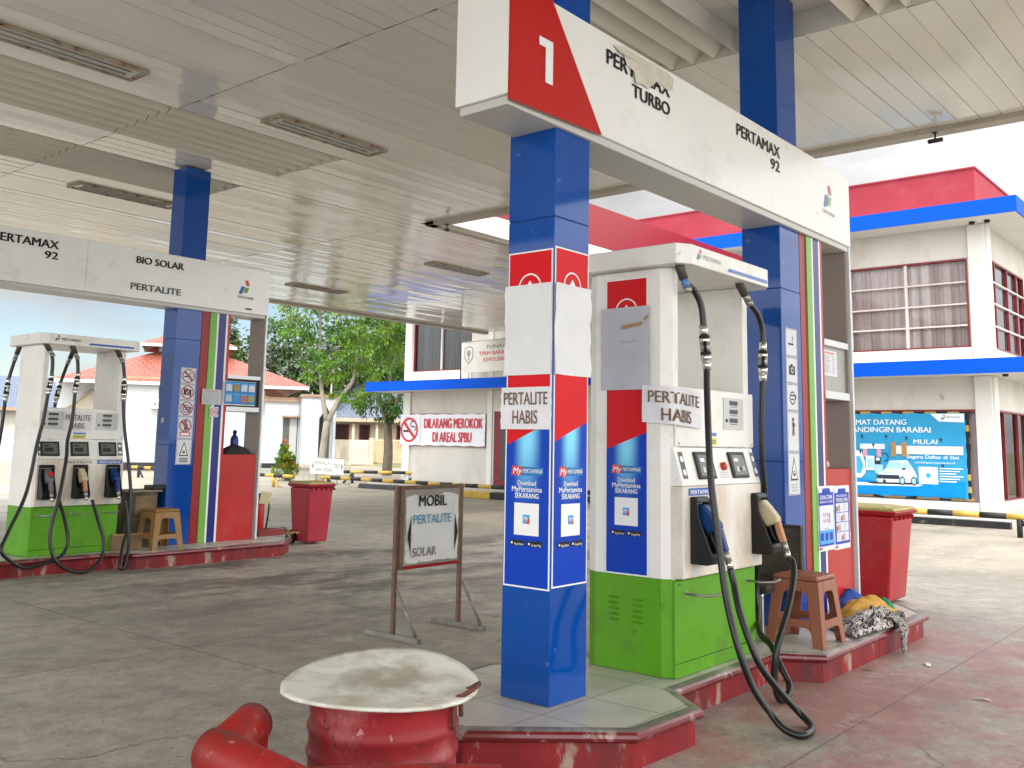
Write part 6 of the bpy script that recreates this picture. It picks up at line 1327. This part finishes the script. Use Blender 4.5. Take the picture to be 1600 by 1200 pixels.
def house():
    H = LF((36.66, 42.34), (.756, -.655)); cw = mat('house_cream', (.55, .49, .36), .8, var=.08, vs=1)
    t = thing('house', 'cream house with grey tiled roof and dark red windows between the trees', 'house', H.p(1, 6, 0))
    m = MB(); H.box(m, -3.2, 4.6, 3.0, 9, 0, 2.75, cw); m.build('wall', t)
    roof(hip(H, -3.8, 5.2, 2.0, 10, 2.62, -.4, 1.8, 5.8, 6.2, 4.9), 'roof', t, GREYT)
    m = MB(); H.box(m, -3.8, 5.2, 1.9, 2.0, 2.45, 2.66, mat('eave_pink', (.52, .36, .27), .7, var=.15, vs=6)); m.build('eave_board', t)
    for a0, a1, z0, z1 in ((-1.25, -.35, 1.3, 2.3), (.25, .9, .3, 2.3), (2.5, 3.0, .9, 2.3)):
        m = MB(); m.slab(H.face(3.0), a0, a1, z0, z1, frameR, 0, .05); w = m.build('window', t); m = MB(); m.slab(H.face(2.95), a0+.08, a1-.08, z0+.08, z1-.08, mat('window_dark_red', (.035, .012, .012), .2), 0, .01); m.build('pane', w)
    for a in (-.1, 1.3, 2.1):
        m = MB(); m.tube([H.p(a, 2.3, 0), H.p(a, 2.3, 2.6)], .09, cw, 10, False); m.build('porch_post', t)
    wm = mat('yard_wall_stained', (.40, .36, .28), .85, var=.2, vs=2, dirt=(.16, .15, .11), da=.75, ds=1.4, dlo=.5, dhi=.7, stretch=(1, 1, .35))
    m = MB(); H.box(m, -4.5, -.3, 0, .18, 0, 1.38, wm); H.box(m, -.3, .82, -.01, .19, 0, 1.38, mat('yard_wall_cream', (.52, .49, .40), .8, var=.15, vs=2)); m.build('yard_wall'); tag(SC.objects['yard_wall'], 'stained cream yard wall in front of the cream house', 'wall')
    g = thing('slatted_gate', 'peach slatted yard gate behind the thick tree trunk', 'gate', H.p(1.9, 0, 0)); gp = mat('gate_peach', (.56, .36, .22), .7, var=.1)
    m = MB(); H.box(m, .83, 1.08, -.06, .24, 0, 1.5, cw); m.build('post', g); m = MB(); H.box(m, 3.4, 3.65, -.06, .24, 0, 1.5, cw); m.build('post', g)
    m = MB()
    for i in range(16): H.box(m, 1.10+i*.143, 1.215+i*.143, .05, .09, .12, 1.34, gp)
    H.box(m, 1.09, 3.39, .091, .13, .25, .33, gp); H.box(m, 1.09, 3.39, .091, .13, 1.1, 1.18, gp); H.box(m, 1.09, 3.39, .04, .12, 1.341, 1.42, cw); m.build('slats', g)
    p = thing('utility_pole', 'thin grey pole with one cross arm in front of the yard wall', 'pole', H.p(-1.45, -1, 0)); m = MB(); m.tube([H.p(-1.45, -1, 0), H.p(-1.42, -1, 4.5)], .05, steel, 10, False); m.build('shaft', p); m = MB(); m.tube([H.p(-2.9, -1, 3.62), H.p(-1.3, -1, 3.70)], .025, steel, 8, False); m.build('arm', p)
    # rubble
    m = MB(); rnd = random.Random(3); rk = mat('rubble', (.42, .40, .36), .9, var=.3, vs=6)
    for i in range(46):
        c = H.p(-1.2+rnd.gauss(0, .5), -1.6+rnd.gauss(0, .3), rnd.random()*.16); s = rnd.uniform(.05, .15); vs = [c+Vector((rnd.uniform(-s, s), rnd.uniform(-s, s), rnd.uniform(-s*.6, s*.6))) for _ in range(6)]; m.raw(vs, [(0, 1, 2), (0, 2, 3), (0, 3, 4), (0, 4, 1), (5, 2, 1), (5, 3, 2), (5, 4, 3), (5, 1, 4)], rk)
    o = m.build('rubble'); tag(o, 'pale heap of rubble below the yard wall', 'rubble'); kind(o, 'stuff')
    B = LF((23.44, 55.23), (.921, -.391)); t = thing('house', 'far house with blue slate roof at the left edge', 'house', B.p(0, 4, 0))
    m = MB(); B.box(m, -7, 1.9, .6, 8, 0, 2.9, mat('far_wall', (.50, .49, .44), .8, var=.1)); m.build('wall', t); roof(hip(B, -7.6, 2.5, 0, 8.6, 2.86, -7.2, 1.9, 4.2, 4.4, 4.78), 'roof', t, SLATE)
    m = MB(); B.box(m, -7.6, 2.5, -.06, .0, 2.66, 2.85, trimT); m.build('eave_board', t)
    m = MB(); Q = LF((23.44-.6*4, 55.23-.6*7), (.921, -.391)); Q.box(m, -14, 5.5, 0, .2, 0, 1.5, mwhite); tag(m.build('boundary_wall'), 'low white boundary wall before the blue roofed house', 'wall')
house()

# ================================================================ TREES AND PLANTS
def leaf_mat(nm, c, tr=.35):
    m = bpy.data.materials.new(nm); m.use_nodes = True; n = m.node_tree.nodes; l = m.node_tree.links; p = n['Principled BSDF']; p.inputs['Roughness'].default_value = .45; p.inputs['Base Color'].default_value = (*c, 1)
    tb = n.new('ShaderNodeBsdfTranslucent'); tb.inputs[0].default_value = (c[0]*1.5, c[1]*1.5, c[2]*.8, 1); mx_ = n.new('ShaderNodeMixShader'); mx_.inputs[0].default_value = tr; l.new(p.outputs[0], mx_.inputs[1]); l.new(tb.outputs[0], mx_.inputs[2]); l.new(mx_.outputs[0], n['Material Output'].inputs[0]); return m
LG = [leaf_mat('leaf_fresh', (.125, .26, .03)), leaf_mat('leaf_mid', (.07, .17, .02)), leaf_mat('leaf_lime', (.21, .33, .035))]
LD = [leaf_mat('leaf_dark', (.025, .055, .014), .2), leaf_mat('leaf_deep', (.035, .075, .018), .2), leaf_mat('leaf_olive', (.075, .12, .028), .25)]
LM = [leaf_mat('leaf_full', (.05, .13, .02)), leaf_mat('leaf_dark_green', (.035, .09, .016), .25), leaf_mat('leaf_bright', (.12, .24, .03))]  # three leaf greens of different tone, picked at random per clump
LO = [leaf_mat('leaf_shrub', (.08, .19, .02)), leaf_mat('leaf_shrub_pale', (.19, .28, .03)), leaf_mat('leaf_orange', (.42, .16, .05))]
barkP = mat('bark_pale', (.30, .27, .22), .9, var=.2, vs=5, dirt=(.12, .10, .07), da=.6, ds=6, bump=.5, bs=25, stretch=(1, 1, .4)); barkD = mat('bark_brown', (.15, .12, .09), .9, var=.25, vs=6, dirt=(.06, .05, .04), da=.6, ds=7, bump=.6, bs=25, stretch=(1, 1, .4))
def tree(name, label, base, limbs, blobs, leaves, bark, lsize, nleaf, seed, group='trees behind the forecourt', w=.38, droop=.4):
    """limbs: list of (points, r0, r1) relative to base; blobs: (centre, radius xyz) clumps; leaves scattered in sub-clumps of each blob"""
    rnd = random.Random(seed); b = Vector((*base, 0)); t = thing(name, label, name.split('_')[-1] if name != 'clipped_shrub' else 'shrub', b, group)
    m = MB(); 
    for pts, r0, r1 in limbs: m.tube(spline([b+Vector(p) for p in pts], 5), r0, bark, 9, False, r_end=r1)
    m.build('trunk', t)
    vol = [r[0]*r[1]*r[2] for c, r in blobs]; tot = sum(v**.67 for v in vol); m = MB(); mats_i = {}
    tw = MB()
    for (c, r), v in zip(blobs, vol):
        n = int(nleaf*v**.67/tot); k = max(3, n//34); c = b+Vector(c)
        for j in range(k):
            while True:
                d = Vector((rnd.uniform(-1, 1), rnd.uniform(-1, 1), rnd.uniform(-1, 1)))
                if .35 < d.length < 1: break
            cc = c+Vector((d.x*r[0], d.y*r[1], d.z*r[2])); rad = min(r)*rnd.uniform(.2, .38)
            pick = rnd.random(); ml = leaves[0] if pick < .45 else leaves[1] if pick < .8 else leaves[2]
            if rnd.random() < .35: tw.tube([c+(cc-c)*.1, cc], .018, bark, 4, False, r_end=.006)
            vs = []; fs = []; 
            for q in range(n//k):
                g = Vector((rnd.gauss(0, .55), rnd.gauss(0, .55), rnd.gauss(0, .42)))*rad; p = cc+g
                out = (g+d*rad*.8); out = out.normalized() if out.length > 1e-4 else Vector((0, 0, 1)); L_ = lsize*rnd.uniform(.6, 1.25)
                ax = (out+Vector((rnd.uniform(-.7, .7), rnd.uniform(-.7, .7), rnd.uniform(-.5, .3)-droop))).normalized(); sd = ax.cross(Vector((rnd.uniform(-1, 1), rnd.uniform(-1, 1), 1))).normalized()
                i0 = len(vs); vs += [p, p+ax*L_*.45+sd*L_*w*.5, p+ax*L_, p+ax*L_*.45-sd*L_*w*.5]; fs.append((i0, i0+1, i0+2, i0+3))
            m.raw(vs, fs, ml)
    m.build('crown', t)
    if tw.v: tw.build('twigs', t)
    return t
tree('slender_tree', 'slender tree with pale forked trunk and light green leaves behind the direction sign', (20.75, 25.66), [
    ([(0, 0, -.1), (.05, -.02, .8), (.12, -.1, 2.0)], .15, .11), ([(.12, -.1, 1.95), (-.05, .02, 3.0), (-.13, .12, 4.1), (-.16, .14, 5.4), (-.25, .2, 7)], .09, .03), ([(.12, -.1, 1.95), (.45, -.35, 2.8), (.78, -.62, 3.5), (.86, -.7, 5.0), (.95, -.8, 7)], .10, .03), ([(-.1, .1, 3.2), (-.5, .4, 3.6)], .03, .015), ([(.78, -.62, 3.5), (1.2, -.95, 4.1)], .03, .015), ([(-.13, .12, 4.4), (-.7, .6, 5.6)], .035, .015)],
    [((-.75, .6, 5.6), (.75, .75, .8)), ((-.35, .3, 4.5), (.5, .5, .55)), ((-.5, .4, 3.6), (.38, .38, .35)), ((.25, -.2, 3.9), (.6, .6, .6)), ((.95, -.75, 4.5), (.7, .7, .8)), ((.5, -.4, 5.6), (.9, .9, .9)), ((1.55, -1.25, 5.3), (.75, .75, .8)), ((-.1, .1, 6.8), (1.4, 1.4, .9)), ((1.35, -1.0, 3.5), (.45, .45, .38)), ((.9, -.7, 2.85), (.45, .45, .35)), ((.35, -.3, 3.05), (.35, .35, .3)), ((1.9, -1.55, 4.2), (.5, .5, .5))], LG, barkP, .18, 9000, 11, droop=.7)
tree('spreading_tree', 'thick trunked full green tree beside the office corner', (26.5, 28.6), [
    ([(0, 0, -.1), (.03, -.02, 1), (-.02, .02, 2.1)], .21, .16), ([(-.02, .02, 2.0), (-.3, .3, 3.2), (-.7, .6, 4.6)], .12, .05), ([(-.02, .02, 2.0), (.3, -.3, 3.2), (.8, -.7, 4.8)], .12, .05), ([(0, 0, 2.0), (.05, 0, 4), (.1, .1, 6)], .11, .04)],
    [((-.4, .4, 3.1), (.85, .85, .7)), ((.45, -.4, 2.9), (.9, .9, .65)), ((0, 0, 2.5), (.6, .6, .4)), ((1.1, -1, 4.0), (.9, .9, .8)), ((.2, -.1, 5.3), (1.3, 1.3, 1.0)), ((1.4, -1.2, 5.4), (.9, .9, .9)), ((-.9, .8, 5.0), (.8, .8, .7)), ((.3, -.2, 6.6), (1.5, 1.5, .9)), ((1.0, -.9, 2.6), (.5, .5, .5))], LM, barkD, .2, 9000, 5, droop=.6)
def dark(i, a, d, z, rx, rz, lb, kind_=LD):
    L_ = LF((35.03, 48.71), (.812, -.584)); p = L_.p(a, d, 0)
    tree('broadleaf_tree', lb, (p.x, p.y), [([(0, 0, -.2), (.1, 0, z*.5), (0, .1, z)], .3, .1), ([(0.05, 0, z*.45), (rx*.5, -rx*.3, z*.9)], .14, .05), ([(0.05, 0, z*.45), (-rx*.5, rx*.3, z*.95)], .14, .05)],
        [((0, 0, z), (rx, rx, rz)), ((-rx*.6, rx*.4, z-rz*.35), (rx*.7, rx*.7, rz*.65)), ((rx*.6, -rx*.4, z-rz*.35), (rx*.7, rx*.7, rz*.65)), ((0, -rx*.4, z-rz*.7), (rx*.7, rx*.7, rz*.5)), ((rx*.2, 0, z+rz*.5), (rx*.7, rx*.7, rz*.6))], kind_, barkD, .34, 4200, 30+i, w=.5)
dark(1, -3.0, -2, 6.3, 1.7, 2.3, 'dark tree with thin sky gaps left of the gate end strip')
dark(2, 0.2, 0, 6.2, 2.3, 2.7, 'dark dense tree behind the mosque roof right of the gate')
dark(3, 3.6, 1, 6.0, 2.4, 2.7, 'dark dense tree behind the slender pale trunk')
dark(4, 7.2, 3, 7.2, 2.3, 2.7, 'tall dark tree behind the thick trunked tree', LM)
dark(5, 10.4, 2, 6.8, 2.2, 2.6, 'dark tree beside the office upper corner', LM)
dark(6, -13.5, 3, 2.0, 1.3, 1.2, 'round bush beside the far blue roofed house', LM)
dark(7, -16.5, -2, 1.8, 1.4, 1.1, 'leafy bush at the extreme left edge', LO[:2]+[LM[2]])
tree('clipped_shrub', 'bushy cone shaped shrub with orange tips before the mosque', (19.86, 26.35), [([(0, 0, -.05), (0, 0, .5), (.02, 0, 1.0)], .035, .015)],
    [((0, 0, .35), (.40, .40, .28)), ((0, .02, .62), (.31, .31, .28)), ((-.02, 0, .88), (.22, .22, .25)), ((-.04, .02, 1.12), (.11, .11, .2)), ((.1, -.1, .75), (.2, .2, .2))], LO, barkD, .10, 3400, 3, group='shrubs before the mosque', w=.42, droop=-.5)
